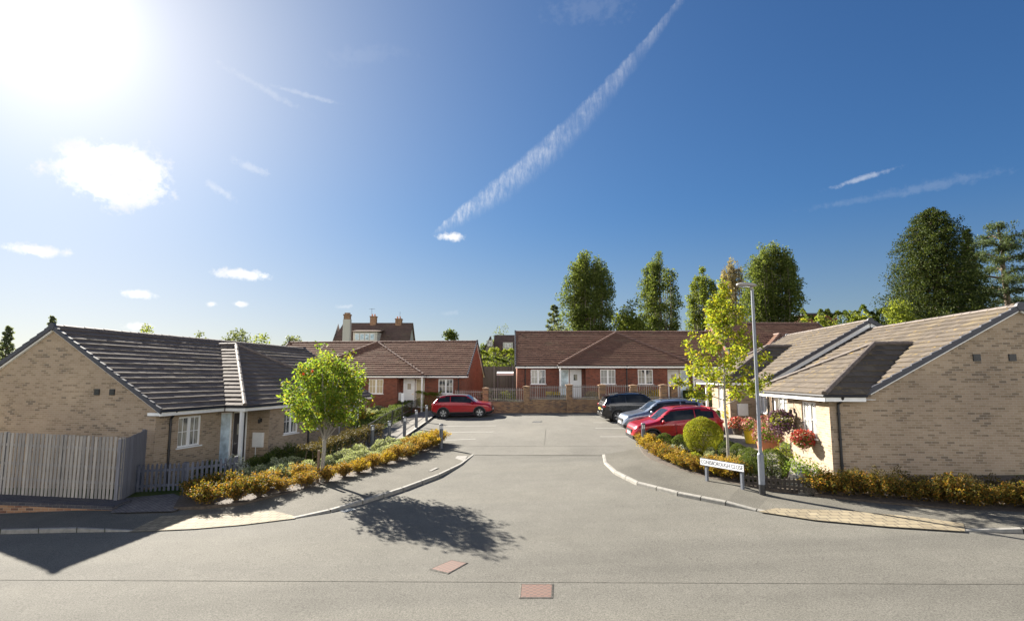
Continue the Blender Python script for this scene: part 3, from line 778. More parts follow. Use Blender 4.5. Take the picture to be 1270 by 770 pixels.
house(dict(label='red brick bungalow stepped up at the far end of the row', O=(17.15, 44.0), a=(1, 0), n=(0, -1), zf=CZ-.95, ze=CZ+1.62, zr=CZ+4.68, Ln=9.2, brick='red_brick', gable='orange_brick', tile='terracotta_brown_tile', ridge='ridge_red',
     bay=dict(u0=1.7, u1=7.5, mid=4.6, hb=1.86, b=.9), plan=[(0, 0), (2.0, 0), (2.0, .9), (7.2, .9), (7.2, 0), (9.2, 0)],
     open=[(0, (.5, 1.5, CZ+.15, CZ+1.3), 'window', 'window_glass'), (2, (1.5, 2.7, CZ+.15, CZ+1.3), 'window', 'window_glass')], pipes=[(.2, 0)]))

# ------------------------------------------------------------------ fences and garden walls
def G3(x, y, o=0): return Vector((x, y, SX*x+SY*y+o))
def frame2(a, b_):
    a = Vector(a); b_ = Vector(b_); d = (b_-a); L = d.length; d.normalize(); n = Vector((-d.y, d.x))
    return (lambda s, k: (a.x+d.x*s+n.x*k, a.y+d.y*s+n.y*k)), L
def slat_fence(name, label, cat, pts, ztop, zbot, pitch, width, mat, post_every=1.8, rails=(.25, .5, .8), pointed=False, thick=.018, posth=.0, postw=.09):
    """ztop / zbot: functions of plan position"""
    t0 = pts[0]; t = thing(name, label, cat, (t0[0], t0[1], zbot(*t0)))
    sl = MB(); rl = MB()
    for a, b_ in zip(pts, pts[1:]):
        F, L = frame2(a, b_); n = max(1, int(L/pitch))
        for i in range(n):
            s = (i+.5)*L/n; x, y = F(s, 0); j = random.uniform(-.012, .012); ln = random.uniform(-.006, .006)
            zt, zb_ = ztop(x, y)+j, zbot(x, y)
            B = lambda u, k, z: (*F(s+u+ln*(z-zb_), k), z)
            w = width/2*random.uniform(.93, 1.05)
            if pointed:
                sl.box(B, -w, w, -thick, 0, zb_, zt-.06)
                i0 = len(sl.v)
                for k in (-thick, 0): sl.v += [B(-w, k, zt-.06), B(w, k, zt-.06), B(w*.35, k, zt), B(-w*.35, k, zt)]
                for q in ((0, 1, 2, 3), (7, 6, 5, 4), (1, 5, 6, 2), (2, 6, 7, 3), (3, 7, 4, 0)): sl.f.append(tuple(i0+k for k in q)); sl.m.append(0)
            else: sl.box(B, -w, w, -thick, 0, zb_, zt)
        for r in rails:
            x0, y0 = F(0, 0); x1, y1 = F(L, 0)
            z0 = zbot(x0, y0)+(ztop(x0, y0)-zbot(x0, y0))*r; z1 = zbot(x1, y1)+(ztop(x1, y1)-zbot(x1, y1))*r
            h = .04
            rl.hexa([(*F(0, .002), z0-h), (*F(L, .002), z1-h), (*F(L, .04), z1-h), (*F(0, .04), z0-h), (*F(0, .002), z0+h), (*F(L, .002), z1+h), (*F(L, .04), z1+h), (*F(0, .04), z0+h)])
        k = max(1, round(L/post_every))
        for i in range(k+1):
            s = i*L/k; x, y = F(s, 0); pm = MB()
            B = lambda u, kk, z: (*F(s+u, kk), z)
            pm.box(B, -postw/2, postw/2, .042, .042+postw, zbot(x, y)-.3, ztop(x, y)+posth); pm.build('post', mat, t)
    sl.build('pickets' if pointed else 'slats', mat, t); rl.build('rails', mat, t)
    return t
# low retaining wall under the tall fence
wa, wb = Vector(gp(-420, 652)), Vector(gp(-100, 643)); wc = Vector(gp(141, 634.5))
F, L = frame2(wa, wc)
zt0, zt1 = at(0, 616, gp(0, 640)[1]).z, at(136, 621.5, gp(136, 634.6)[1]).z
sfull = (Vector(gp(0, 640))-wa).length
ztw = lambda s: zt0-.17+(zt1-zt0)*(s-sfull)/(L-sfull)
t = thing('retaining_wall', 'low brick retaining wall with blue brick coping under the tall fence', 'wall', (wa.x, wa.y, ztw(0)-.6))
mb = MB(); bb = MB(); cp = MB()
def W4(m_, s0, s1, k0, k1, zl, zh):
    m_.hexa([(*F(s0, k0), zl(s0)), (*F(s1, k0), zl(s1)), (*F(s1, k1), zl(s1)), (*F(s0, k1), zl(s0)), (*F(s0, k0), zh(s0)), (*F(s1, k0), zh(s1)), (*F(s1, k1), zh(s1)), (*F(s0, k1), zh(s0))])
gzs = lambda s: SX*F(s, 0)[0]+SY*F(s, 0)[1]
W4(mb, 0, L, 0, .9, lambda s: gzs(s)-.3, lambda s: ztw(s)-.08)
for s0, s1, hh in ((0, sfull+1.6, .23), (sfull+1.6, L-.9, .30), (L-.9, L-.05, .36)):
    zz = ztw(s0)-.08
    W4(bb, s0, s1, -.004, .1, lambda s: gzs(s)-.25, lambda s: min(ztw(s)-.2, gzs(s0)+hh))
n = int(L/.075)
for i in range(n): W4(cp, i*.075+.004, (i+1)*.075-.004, -.02, .24, lambda s: ztw(s)-.078, lambda s: ztw(s)+.03)
for i in range(int(L/.215)): W4(cp, i*.215+.004, (i+1)*.215-.004, .25, .93, lambda s: ztw(s)-.078, lambda s: ztw(s)+.022)
mb.build('wall', 'old_brick', t); bb.build('plinth', 'blue_brick', t); cp.build('coping', 'blue_brick', t)
fz = lambda x, y: ztw((Vector((x, y))-wa).dot((wc-wa).normalized()))+.035
fa_, fe_ = F(0, .80), F(L-.5, .80)
slat_fence('slatted_fence', 'tall pale wooden slatted fence standing on the brick wall', 'fence', [fa_, fe_], lambda x, y: fz(x, y)+1.86, fz, .120, .082, 'fence_wood')
gc = (-12.62, 19.86)
fzr = lambda x, y: fz(*fe_)-.05
slat_fence('slatted_fence', 'dark grey fence panel running back to the house corner', 'fence', [(fe_[0]+.05, fe_[1]+.02), gc], lambda x, y: fz(*fe_)+1.80+.06*(y-fe_[1]), fzr, .118, .10, 'fence_dark')
pk = [gp(151, 614.5), gp(228, 611), gp(292, 602)]
slat_fence('picket_fence', 'low blue-grey picket fence beside the driveway', 'fence', pk, lambda x, y: SX*x+SY*y+.98, lambda x, y: SX*x+SY*y+.10, .135, .075, 'picket_grey', 2.0, (.2, .75), True)
pk = [gp(921, 606), gp(960, 610), gp(1012, 614.5)]
slat_fence('picket_fence', 'knee-high dark picket edging beside the lamp post', 'fence', pk, lambda x, y: SX*x+SY*y+.45, lambda x, y: SX*x+SY*y+.06, .11, .06, 'picket_brown', 1.0, (.3, .7), True, .015, 0, .05)

# wall with piers and vertical bar railings across the end of the court
pe = [560, 602, 653, 706.5, 747.5, 786.5, 824]
base = [gp(x, 512.3-(x-601)*.004) for x in pe]
topb = [500.5, 500, 497.5, 495, 494.5, 494, 494]; pier = [482, 480, 478, 476, 476, 476.5, 476]
t = thing('garden_wall', 'brown brick garden wall with piers and bar railings across the court end', 'wall', G3(*base[0]))
wl = MB(); cp = MB()
for i in range(len(pe)-1):
    F, L = frame2(base[i], base[i+1]); zt_ = at(pe[i+1], topb[i+1], base[i+1][1]).z
    B = lambda s, k, z: (*F(s, k), z)
    wl.box(B, .2, L-.2, 0, .215, CZ-3.2, zt_-.05)
    cp.box(B, .2, L-.2, -.02, .235, zt_-.048, zt_)
    rl = MB(); zr_ = zt_+.92
    rl.box(B, .2, L-.2, .09, .13, zt_+.07, zt_+.11); rl.box(B, .2, L-.2, .09, .13, zr_-.14, zr_-.10)
    nb = int((L-.5)/.135)
    for k in range(nb+1):
        s = .25+k*(L-.5)/nb; rl.box(B, s-.018, s+.018, .088, .132, zt_+.03, zr_)
    rl.build('railing', 'fence_wood', t)
cp.build('coping', 'stone_wall', t); wl.build('wall', 'wall_brick', t)
for i, x in enumerate(pe+[837]):
    if i == 0: continue
    bx, by = base[i] if i < len(base) else gp(837, 511.5)
    zt_ = at(x, pier[i] if i < len(pier) else 477, by).z
    B = lambda u, k, z: (bx+u, by+k, z)
    pm = MB(); pm.box(B, -.21, .21, -.09, .33, CZ-3.2, zt_-.12); pr = pm.build('pier', 'wall_brick', t)
    pm = MB(); pm.box(B, -.26, .26, -.14, .38, zt_-.118, zt_-.06)
    q = [B(-.26, -.14, zt_-.06), B(.26, -.14, zt_-.06), B(.26, .38, zt_-.06), B(-.26, .38, zt_-.06)]
    for k in range(4): pm.face([q[k], q[(k+1) % 4], B(0, .12, zt_)])
    pm.build('cap', 'wall_brick', pr)
# raised gardens behind that wall (flat terraces)
def terrace(name, xy, z, mat, bot=CZ-3.4):
    mb = MB(); mb.face([(x, y, z) for x, y in xy])
    for i in range(len(xy)):
        a, b_ = xy[i], xy[(i+1) % len(xy)]; mb.face([(*a, z), (*a, bot), (*b_, bot), (*b_, z)])
    return struct(mb.build(name, mat))
bw = base
terrace('garden_terrace', [(bw[2][0], bw[2][1]+.23), (13.2, bw[-1][1]+.22), (13.2, 54), (bw[2][0], 54)], CZ-1.62, 'soil')
terrace('garden_terrace', [(bw[0][0]-.2, bw[0][1]+.23), (bw[2][0]-.004, bw[2][1]+.23), (bw[2][0]-.004, 60), (bw[0][0]-.2, 60)], CZ-2.0, 'meadow')
terrace('garden_terrace', [(13.21, 42), (30, 42), (30, 54), (13.21, 54)], CZ-.97, 'meadow')
# fence in the gap between the two red brick houses
F0 = at(585, 470, 57); F1 = at(660, 470, 57)
t = thing('panel_fence', 'grey board fence with concrete posts between the red brick houses', 'fence', (F0.x, F0.y, CZ-2))
F, L = frame2((F0.x, F0.y), (F1.x, F1.y)); bd = MB(); B = lambda s, k, z: (*F(s, k), z)
n = int(L/.15)
for i in range(n): bd.box(B, i*.15, i*.15+.147, -.02-.008*(i % 2), 0, CZ-2.2, CZ+1.1)
bd.build('boards', 'board_grey', t)
for i in range(4):
    pm = MB(); s = .4+i*1.85; pm.box(B, s-.07, s+.07, -.1, .05, CZ-2.2, CZ+1.2); pm.build('post', 'concrete', t)
# small white canopy in that gap
cA = at(616, 464, 51); cB = at(637, 464, 51)
t = thing('garden_canopy', 'white flat canopy on thin posts in front of the board fence', 'canopy', (cA.x, cA.y, CZ-2))
X = lambda x, y, z: (x, y, z)
mb = MB(); mb.hexa([(cA.x, 51, cA.z-.10), (cB.x, 51, cA.z-.10), (cB.x, 52.6, cA.z+.15), (cA.x, 52.6, cA.z+.15), (cA.x, 51, cA.z+.1), (cB.x, 51, cA.z+.1), (cB.x, 52.6, cA.z+.25), (cA.x, 52.6, cA.z+.25)]); mb.build('canopy_top', 'white_upvc', t)
for xx in (cA.x+.08, cB.x-.08):
    for yy in (51.1, 52.4):
        mb = MB(); mb.box(X, xx-.04, xx+.04, yy-.04, yy+.04, CZ-2.1, cA.z-.085+(yy-51)*.155); mb.build('post', 'fence_dark', t)

# ------------------------------------------------------------------ street furniture
def bollard():
    t = thing('bollard', '', 'bollard', (0, 0, 0), 'dark lighting bollards along the path')
    mb = MB(); mb.lathe([(.095, -.1), (.095, .02), (.085, .03), (.085, .80), (0, .80)], 14); mb.build('post', 'bollard_paint', t)
    mb = MB(); mb.lathe([(.07, .801), (.07, .95)], 14); mb.build('lamp_band', 'lamp_band', t)
    mb = MB()
    for k in range(6):
        a = k*math.pi/3; mb.box(lambda x, y, z: (x+.078*math.cos(a), y+.078*math.sin(a), z), -.008, .008, -.008, .008, .801, .95)
    mb.build('bars', 'bollard_paint', t)
    mb = MB(); mb.lathe([(0, .95), (.09, .951), (.09, 1.0), (.075, 1.02), (0, 1.025)], 14); mb.build('cap', 'bollard_paint', t)
    return t
b0 = bollard()
BPOS = [(461.5, 555, 'bollard at the lower end of the path beside the grey-green shrubs'), (482.5, 548.5, 'second bollard up the path from the green tree'), (501.5, 541.5, 'third bollard up the path beside the black post'),
        (516.2, 530.5, 'bollard on the path kerb, next to last before the red car'), (529, 522.5, 'bollard at the top of the path nearest the red car'), (547, 554, 'bollard alone at the tip of the orange shrubs'),
        (798.5, 556, 'bollard standing at the nose of the red car with clear headlights')]
for i, (x, y, lb) in enumerate(BPOS):
    p = gp(x, y, .09)
    loc = (p[0], p[1], SX*p[0]+SY*p[1]+.08)
    if i == 0: o = b0; o.location = loc; o['label'] = lb
    else: o = copy_tree(b0, loc, random.uniform(0, 1), 1.0, lb)
    o.scale = (1, 1, 1.02)
# lamp post
lx, ly = gp(945.6, 610.5, .1); lz = SX*lx+SY*ly+.08
t = thing('street_lamp', 'tall pale grey street lamp with a black band at its foot', 'street lamp', (lx, ly, lz))
T = lambda x, y, z: (lx+x, ly+y, lz+z)
mb = MB(); mb.lathe([(.086, -.3), (.086, .24)], 16, T); mb.build('foot_band', 'black_plastic', t)
mb = MB(); mb.lathe([(.084, .241), (.084, 1.05), (.055, 1.10), (.05, 1.2), (.04, 5.72), (.0, 5.73)], 16, T); mb.build('pole', 'steel_grey', t)
mb = MB()
mb.lathe([(0, -.05), (.13, -.045), (.17, -.01), (.165, .03), (.10, .065), (0, .075)], 18, lambda x, y, z: T(-.16+x*1.75, y*.95, 5.83+z-.06*x))
mb.tube([T(-.02, 0, 5.7), T(-.04, 0, 5.81)], .045, 10); lh = mb.build('lantern', 'lamp_head', t, smooth=True)
mb = MB(); mb.lathe([(.0, .0), (.11, .0), (.11, .012), (0, .014)], 14, lambda x, y, z: T(-.2+x*1.5, y*.9, 5.765+z-.06*x)); mb.build('lens', 'lamp_clear', lh)
mb = MB(); mb.lathe([(.035, 0), (.035, .06), (0, .07)], 10, lambda x, y, z: T(-.05+x, y, 5.895+z)); mb.build('photocell', 'green_plastic', lh)
mb = MB(); mb.box(T, -.05, .05, -.0875, -.0845, .35, .85); mb.build('hatch', 'steel_grey', t)
# street name sign
sA, sB = Vector(gp(877, 596, .1)), Vector(gp(921, 606, .1)); d = (sB-sA).normalized(); nn = Vector((d.y, -d.x))
if nn.y > 0: nn = -nn
sz = SX*sA.x+SY*sA.y+.08
t = thing('street_sign', 'white street name plate reading CONISBOROUGH CLOSE on two posts', 'street sign', (sA.x, sA.y, sz))
Ls = (sB-sA).length
slope = (SX*sB.x+SY*sB.y)-(SX*sA.x+SY*sA.y)
T = lambda u, k, z: (sA.x+d.x*u+nn.x*k, sA.y+d.y*u+nn.y*k, sz+z+slope*u/Ls*0)
for u in (0.0, Ls):
    mb = MB(); mb.box(T, u-.035, u+.035, -.04, .04, -.4, .67); mb.build('post', 'steel_grey', t)
zb0, zb1 = .47, .70
mb = MB(); mb.box(T, -.2, Ls+.14, .042, .062, zb0, zb1); brd = mb.build('board', 'sign_black', t)
mb = MB(); mb.box(T, -.18, Ls+.12, .062, .0655, zb0+.02, zb1-.02); mb.build('plate', 'sign_white', brd)
cu = bpy.data.curves.new('lettering', 'FONT'); cu.body = 'CONISBOROUGH CLOSE'; cu.align_x = 'CENTER'; cu.align_y = 'CENTER'; cu.size = .165; cu.extrude = .001
to = bpy.data.objects.new('lettering', cu); COL.objects.link(to)
bpy.context.view_layer.update()
wd = to.dimensions.x
me = bpy.data.meshes.new_from_object(to.evaluated_get(bpy.context.evaluated_depsgraph_get())); bpy.data.objects.remove(to)
to = bpy.data.objects.new('lettering', me); COL.objects.link(to); me.materials.clear(); me.materials.append(MAT['sign_black'])
k = (Ls+.24)/wd
mtx = Matrix(((d.x, 0, nn.x, 0), (d.y, 0, nn.y, 0), (0, 1, 0, 0), (0, 0, 0, 1)))
cpos = Vector(T(Ls/2-.03, .067, (zb0+zb1)/2))-Vector((sA.x, sA.y, sz))
me.transform(Matrix.Translation(cpos) @ mtx @ Matrix.Diagonal((k, 1.0, 1, 1)))
to.parent = brd
# black post-and-rail guard along the hedge by the path
gpts = [(470.7, 540.5), (486, 528), (498.6, 526), (510, 511), (521, 508.5)]
gpts = [(456, 553), (470.7, 541), (486, 530.5), (498.6, 523.5), (510.5, 516), (521, 509)]
t = thing('guard_rail', 'black metal post and rail guard between hedge and path', 'railing', G3(*gp(*gpts[0])))
P = [gp(*q) for q in gpts]; rl = MB()
for i, p in enumerate(P):
    mb = MB(); b3 = G3(*p); mb.tube([b3, b3+Vector((0, 0, 1.05))], .035, 8); mb.build('post', 'black_plastic', t)
for z in (.5, 1.0): rl.tube([G3(*p, z) for p in P], .022, 6)
for a, b_ in zip(P, P[1:]):
    for k in range(1, 9):
        q = Vector(a).lerp(Vector(b_), k/9); rl.tube([G3(q.x, q.y, .15), G3(q.x, q.y, 1.0)], .009, 4)
rl.build('rails', 'black_plastic', t)
# white notice on a black post
p = gp(498.6, 527); t = thing('notice_post', 'slim white notice on a tall black post by the hedge', 'sign post', G3(*p))
b3 = G3(*p); mb = MB(); mb.tube([b3-Vector((0, 0, .2)), b3+Vector((0, 0, 2.0))], .03, 8); mb.build('post', 'black_plastic', t)
mb = MB(); mb.box(lambda x, y, z: (b3.x+x, b3.y+y, b3.z+z), -.09, .09, -.055, -.031, 1.45, 1.98); mb.build('board', 'white_upvc', t)

# ------------------------------------------------------------------ cars
def catmull(xs, ys, x):
    xs = np.array(xs, float); ys = np.array(ys, float); x = np.asarray(x, float)
    m = np.gradient(ys, xs); i = np.clip(np.searchsorted(xs, x)-1, 0, len(xs)-2)
    h = xs[i+1]-xs[i]; t = (x-xs[i])/h
    dl = (ys[i+1]-ys[i])/h
    m0 = m[i]; m1 = m[i+1]
    lim = lambda mm: np.where(dl*mm <= 0, 0, np.sign(dl)*np.minimum(abs(mm), 2.5*abs(dl)))
    m0, m1 = lim(m0), lim(m1)
    return (2*t**3-3*t**2+1)*ys[i]+(t**3-2*t**2+t)*h*m0+(-2*t**3+3*t**2)*ys[i+1]+(t**3-t**2)*h*m1
def car(label, paint, roofpaint, L, H, W, loc, heading, front_plate='plate_white', rim='alloy', hatch=0.0, rails=True):
    t = thing('parked_car', label, 'car', (0, 0, 0))
    hl, hw = L/2, W/2; S = L/4.3; K = H/1.6
    wb = .305*L; axf, axr = wb*.99, -wb*.97; wr = .335
    topx = np.array([-2.15, -2.12, -2.06, -1.98, -1.80-hatch, -1.45, -.7, 0.0, .35, 1.02, 1.30, 1.75, 1.98, 2.09, 2.13, 2.15])*S
    topz = np.array([.62, .90, 1.02, 1.10, 1.42, 1.53, 1.60, 1.585, 1.52, 1.07, 1.01, .935, .86, .72, .60, .50])*K
    beltx = np.array([-2.15, -2.0, -1.2, 0, .9, 1.4, 1.9, 2.15])*S; beltz = np.array([.62, 1.04, 1.03, .98, .94, .91, .80, .50])*K
    wx = np.array([-2.15, -2.08, -1.9, -1.4, 1.3, 1.75, 2.0, 2.1, 2.15])*S; wy = np.array([.76, .85, .93, 1.0, 1.0, .965, .88, .78, .68])*hw
    bx = np.array([-2.15, -2.0, -1.6, 1.6, 2.0, 2.15])*S; bz = np.array([.40, .28, .22, .22, .24, .30])
    # stations
    st = np.unique(np.concatenate([np.linspace(-hl, -hl*.86, 14), np.linspace(-hl*.86, hl*.86, 74), np.linspace(hl*.86, hl, 16)]))
    zt = catmull(topx, topz, st); zbl = np.minimum(catmull(beltx, beltz, st), zt-.012); wy_ = catmull(wx, wy, st); z0 = np.minimum(catmull(bx, bz, st), zt-.05)
    rows = 15+14
    V = []; n_low = 15
    for i, x in enumerate(st):
        w = wy_[i]; zl, zh, zz = z0[i], zbl[i], zt[i]
        pts = [(w*.80, zl), (w*.95, zl+.02), (w*.985, zl+.10), (w*.99, zl+(zh-zl)*.35), (w*1.0, zl+(zh-zl)*.55), (w*.99, zl+(zh-zl)*.72), (w*.995, zl+(zh-zl)*.86), (w*.965, zh)]
        g = zz-zh
        k = min(1, max(0, g/.5))
        wtop = w*(.90-.16*k)
        pts2 = [(w*.965, zh), (w*(.94-.0*k), zh+g*.12), (w*.94-(w*.94-wtop)*.55, zh+g*.55), (wtop, zh+g*.86), (wtop*.93, zh+g*.96), (wtop*.6, zh+g*1.0+.004), (0, zz+.008)]
        def res(p, n):
            p = np.array(p); dd = np.r_[0, np.cumsum(np.hypot(*np.diff(p, axis=0).T)+1e-6)]; tt = np.linspace(0, dd[-1], n)
            return np.c_[np.interp(tt, dd, p[:, 0]), np.interp(tt, dd, p[:, 1])]
        a = res(pts, n_low); b_ = res(pts2, 15)[1:]
        V.append(np.r_[a, b_])
    nR = len(V[0])
    groups = {}
    def put(key, pts):
        groups.setdefault(key, MB()).face(pts)
    xs = st/S
    def gl_side(x, z, i):
        g0, g1 = zbl[i]+.045, zt[i]-.115
        if not (g0 < z < g1): return False
        return (-1.62 < x < -.83 or -.77 < x < .16+.0 or .21 < x < .74) if True else False
    for i in range(len(st)-1):
        for j in range(nR-1):
            q = [(st[i], V[i][j]), (st[i+1], V[i+1][j]), (st[i+1], V[i+1][j+1]), (st[i], V[i][j+1])]
            cx = (st[i]+st[i+1])/2; cy = np.mean([p[1][0] for p in q]); cz = np.mean([p[1][1] for p in q]); xn = cx/S
            upper = j >= n_low-1
            key = 'body'
            # wheel openings
            if any((cx-ax)**2+(cz-wr)**2 < (wr+.065)**2 for ax in (axf, axr)) and cy > .5*hw: continue
            if upper:
                gh = zt[i]-zbl[i]; side = j < n_low-1+9
                hgt = (cz-zbl[i])/max(gh, .01)
                if side and gh > .16 and .13 < hgt < .80 and (-1.66 < xn < -.80 or -.74 < xn < .92) and gh > .2: key = 'side_window'
                elif .37 < xn < 1.0 and j >= n_low-1+8: key = 'windscreen'
                elif (-2.0 < xn < -1.72-hatch) and j >= n_low-1+5 and gh > .1: key = 'rear_window'
                elif gh > .3 and -1.9 < xn < .42 and j >= n_low-1+7: key = 'roof'
            else:
                if cz < z0[i]+.17 or (cz < .42 and abs(xn) < 1.5): key = 'sill_cladding'
            for s in (1, -1):
                pts = [(p[0], p[1][0]*s, p[1][1]) for p in q]
                put(key if key not in ('side_window', 'sill_cladding') else (key, s, xn > -.77 and key == 'side_window'), pts if s < 0 else pts[::-1])
    for i in (0, -1):
        ring = [(st[i], p[0], p[1]) for p in V[i]]+[(st[i], -p[0], p[1]) for p in V[i][::-1]]
        put('body', ring)
    ring = []
    under = MB(); under.hexa([(-hl*.93, -hw*.8, .2), (hl*.93, -hw*.8, .2), (hl*.93, hw*.8, .2), (-hl*.93, hw*.8, .2), (-hl*.93, -hw*.8, .3), (hl*.93, -hw*.8, .3), (hl*.93, hw*.8, .3), (-hl*.93, hw*.8, .3)])
    under.build('underbody', 'black_plastic', t)
    mats = dict(body=paint, side_window='car_glass', windscreen='car_glass', rear_window='car_glass', roof=roofpaint, sill_cladding='black_plastic')
    bo = groups['body'].build('body', paint, t, smooth=True)
    bm = bmesh.new(); bm.from_mesh(bo.data); bmesh.ops.remove_doubles(bm, verts=bm.verts, dist=1e-4); bm.to_mesh(bo.data); bm.free()
    for k, mb in groups.items():
        if k == 'body': continue
        kn = k if isinstance(k, str) else k[0]; o = mb.build(kn, mats[kn], t, smooth=True)
        bm = bmesh.new(); bm.from_mesh(o.data); bmesh.ops.remove_doubles(bm, verts=bm.verts, dist=1e-4); bm.to_mesh(o.data); bm.free()
    def wat(x): return float(catmull(wx, wy, x))
    # wheels and arches
    for ax in (axf, axr):
        for s in (1, -1):
            y1 = wat(ax)*s
            ar = MB(); nseg = 22
            for k in range(nseg):
                a0_, a1_ = -.25+k*(math.pi+.5)/nseg, -.25+(k+1)*(math.pi+.5)/nseg
                f = lambda a, r, y: (ax+r*math.cos(a), y, wr+r*math.sin(a))
                r0, r1 = wr+.05, wr+.105
                ar.face([f(a0_, r0, y1*1.008), f(a1_, r0, y1*1.008), f(a1_, r1, y1*1.002), f(a0_, r1, y1*1.002)])
                ar.face([f(a0_, r0, y1*1.008), f(a1_, r0, y1*1.008), f(a1_, r0, y1*.62), f(a0_, r0, y1*.62)])
            ar.face([f(k*2*math.pi/20, wr+.06, y1*.64) for k in range(20)])
            ar.build('wheel_arch', 'black_plastic', t)
            Tw = lambda x, y, z: (ax+x, y1*.985-s*.0+z*s, wr+y)
            tm = MB(); tm.lathe([(wr*.66, -.01), (wr*.70, .0), (wr*.93, -.004), (wr, -.03), (wr, -.19), (wr*.9, -.21)], 28, Tw); ty = tm.build('wheel', 'rubber', t, smooth=True)
            rm = MB(); rm.lathe([(wr*.66, -.01), (wr*.64, -.05), (wr*.6, -.075)], 28, Tw)
            rm.build('rim', rim if rim == 'alloy' else 'alloy', ty)
            dk = MB(); dk.lathe([(wr*.655, -.08), (0, -.085)], 20, Tw); dk.build('brake_disc', 'dark_alloy', ty)
            sp = MB()
            for k in range(5):
                a = k*2*math.pi/5+.3; ca, sa = math.cos(a), math.sin(a)
                for da in (-.16, .16):
                    c2, s2 = math.cos(a+da), math.sin(a+da)
                    p0 = Vector((.05*ca, .05*sa)); p1 = Vector((wr*.65*c2, wr*.65*s2)); nrm = Vector((-s2, c2))*.022
                    for_z = (-.02, -.05)
                    q = [p0-nrm, p0+nrm, p1+nrm*1.1, p1-nrm*1.1]
                    sp.hexa([Tw(v.x, v.y, -.055) for v in q]+[Tw(v.x, v.y, -.022) for v in q])
            sp.lathe([(.06, -.05), (.06, -.018), (0, -.012)], 12, Tw)
            sp.build('spokes', rim, ty)
    def blob(name, mat, cx, cy, cz, rx, ry, rz, par=None, rot=0):
        mb = MB(); pr = []
        for k in range(7):
            a = -math.pi/2+k*math.pi/6; pr.append((max(0, math.cos(a))**.6, math.copysign(abs(math.sin(a))**.6, math.sin(a))))
        cr, sr = math.cos(rot), math.sin(rot)
        mb.lathe(pr, 14, lambda x, y, z: (cx+(x*rx)*cr-(y*ry)*sr, cy+(x*rx)*sr+(y*ry)*cr, cz+z*rz))
        return mb.build(name, mat, par or t, smooth=True)
    for s in (1, -1):
        blob('headlight', 'lamp_clear', 1.88*S, s*.70*hw, .755*K, .20, .12, .065, rot=-s*.75)
        blob('taillight', 'tail_red', -2.0*S, s*.80*hw, .93*K, .11, .15, .085, rot=s*.5)
        mi = blob('mirror', paint, .78*S, s*(hw*1.06), 1.04*K, .07, .12, .075)
        mb = MB(); mb.tube([(.80*S, s*hw*.9, .97*K), (.79*S, s*hw*1.02, 1.0*K)], .025, 6); mb.build('arm', 'black_plastic', mi)
        for hx in (-.62, .18):
            mb = MB(); mb.tube([(hx*S-.09, s*hw*1.0, .86*K), (hx*S-.05, s*hw*1.022, .865*K), (hx*S+.05, s*hw*1.022, .865*K), (hx*S+.09, s*hw*1.0, .86*K)], .014, 6); mb.build('door_handle', paint, t)
        if rails:
            mb = MB(); mb.tube([(-1.45*S, s*hw*.66, 1.5*K), (-1.35*S, s*hw*.67, 1.575*K), (-.4*S, s*hw*.68, 1.645*K), (.1*S, s*hw*.67, 1.62*K), (.22*S, s*hw*.67, 1.56*K)], .016, 6); mb.build('roof_rail', 'black_plastic', t)
        for dx in (-.77, .19):
            mb = MB(); mb.box(lambda x, y, z: (x, y, z), dx*S-.006, dx*S+.006, s*hw*.985-.004, s*hw*.985+.02, .45, .93*K); mb.build('door_gap', 'black_plastic', t)
        blob('fog_light', 'lamp_clear', 2.06*S, s*.58*hw, .42, .04, .07, .035)
    X = lambda x, y, z: (x, y, z)
    mb = MB(); mb.box(X, 2.0*S, 2.152*S, -.42, .42, .56*K, .70*K); gr = mb.build('grille', 'black_plastic', t)
    mb = MB(); mb.box(X, 2.153*S, 2.16*S, -.40, .40, .625*K, .64*K); mb.build('chrome_strip', 'chrome', gr)
    mb = MB(); mb.box(X, 2.0*S, 2.156*S, -.62, .62, .30, .44); mb.build('air_intake', 'black_plastic', t)
    mb = MB(); mb.box(X, 2.157*S, 2.17*S, -.26, .26, .46, .57); mb.build('number_plate', front_plate, t)
    mb = MB(); mb.box(X, -2.165*S, -2.14*S, -.26, .26, .70*K, .81*K); mb.build('number_plate', 'plate_yellow', t)
    mb = MB(); mb.box(X, -2.17*S, -2.0*S, -.7, .7, .36, .52); mb.build('rear_bumper', 'black_plastic', t)
    mb = MB(); mb.hexa([(-1.98*S-hatch, -.5, 1.46*K), (-1.6*S-hatch, -.55, 1.51*K), (-1.6*S-hatch, .55, 1.51*K), (-1.98*S-hatch, .5, 1.46*K), (-1.98*S-hatch, -.5, 1.485*K), (-1.6*S-hatch, -.55, 1.55*K), (-1.6*S-hatch, .55, 1.55*K), (-1.98*S-hatch, .5, 1.485*K)]); mb.build('spoiler', roofpaint, t)
    mb = MB(); mb.tube([(1.02*S, .1, 1.085*K), (.72*S, .55, 1.27*K)], .008, 4); mb.tube([(1.02*S, -.45, 1.075*K), (.74*S, .02, 1.275*K)], .008, 4); mb.build('wipers', 'black_plastic', t)
    x, y = loc; up = Vector((-SX, -SY, 1)).normalized(); f = Vector((math.cos(heading), math.sin(heading), 0)); f = (f-up*f.dot(up)).normalized(); lft = up.cross(f)
    M = Matrix((( f.x, lft.x, up.x, x), (f.y, lft.y, up.y, y), (f.z, lft.z, up.z, SX*x+SY*y+.008), (0, 0, 0, 1)))
    t.matrix_world = M
    return t
car('small red crossover with grey roof parked below the orange gable', 'red_paint', 'grey_roof_paint', 4.15, 1.56, 1.78, (-3.35, 40.3-.75), R(-5), rim='alloy', hatch=-.15, rails=False)
car('black crossover parked nose-in, its tail towards the court', 'black_paint', 'black_paint', 4.35, 1.62, 1.82, (7.45, 34.4), R(3))
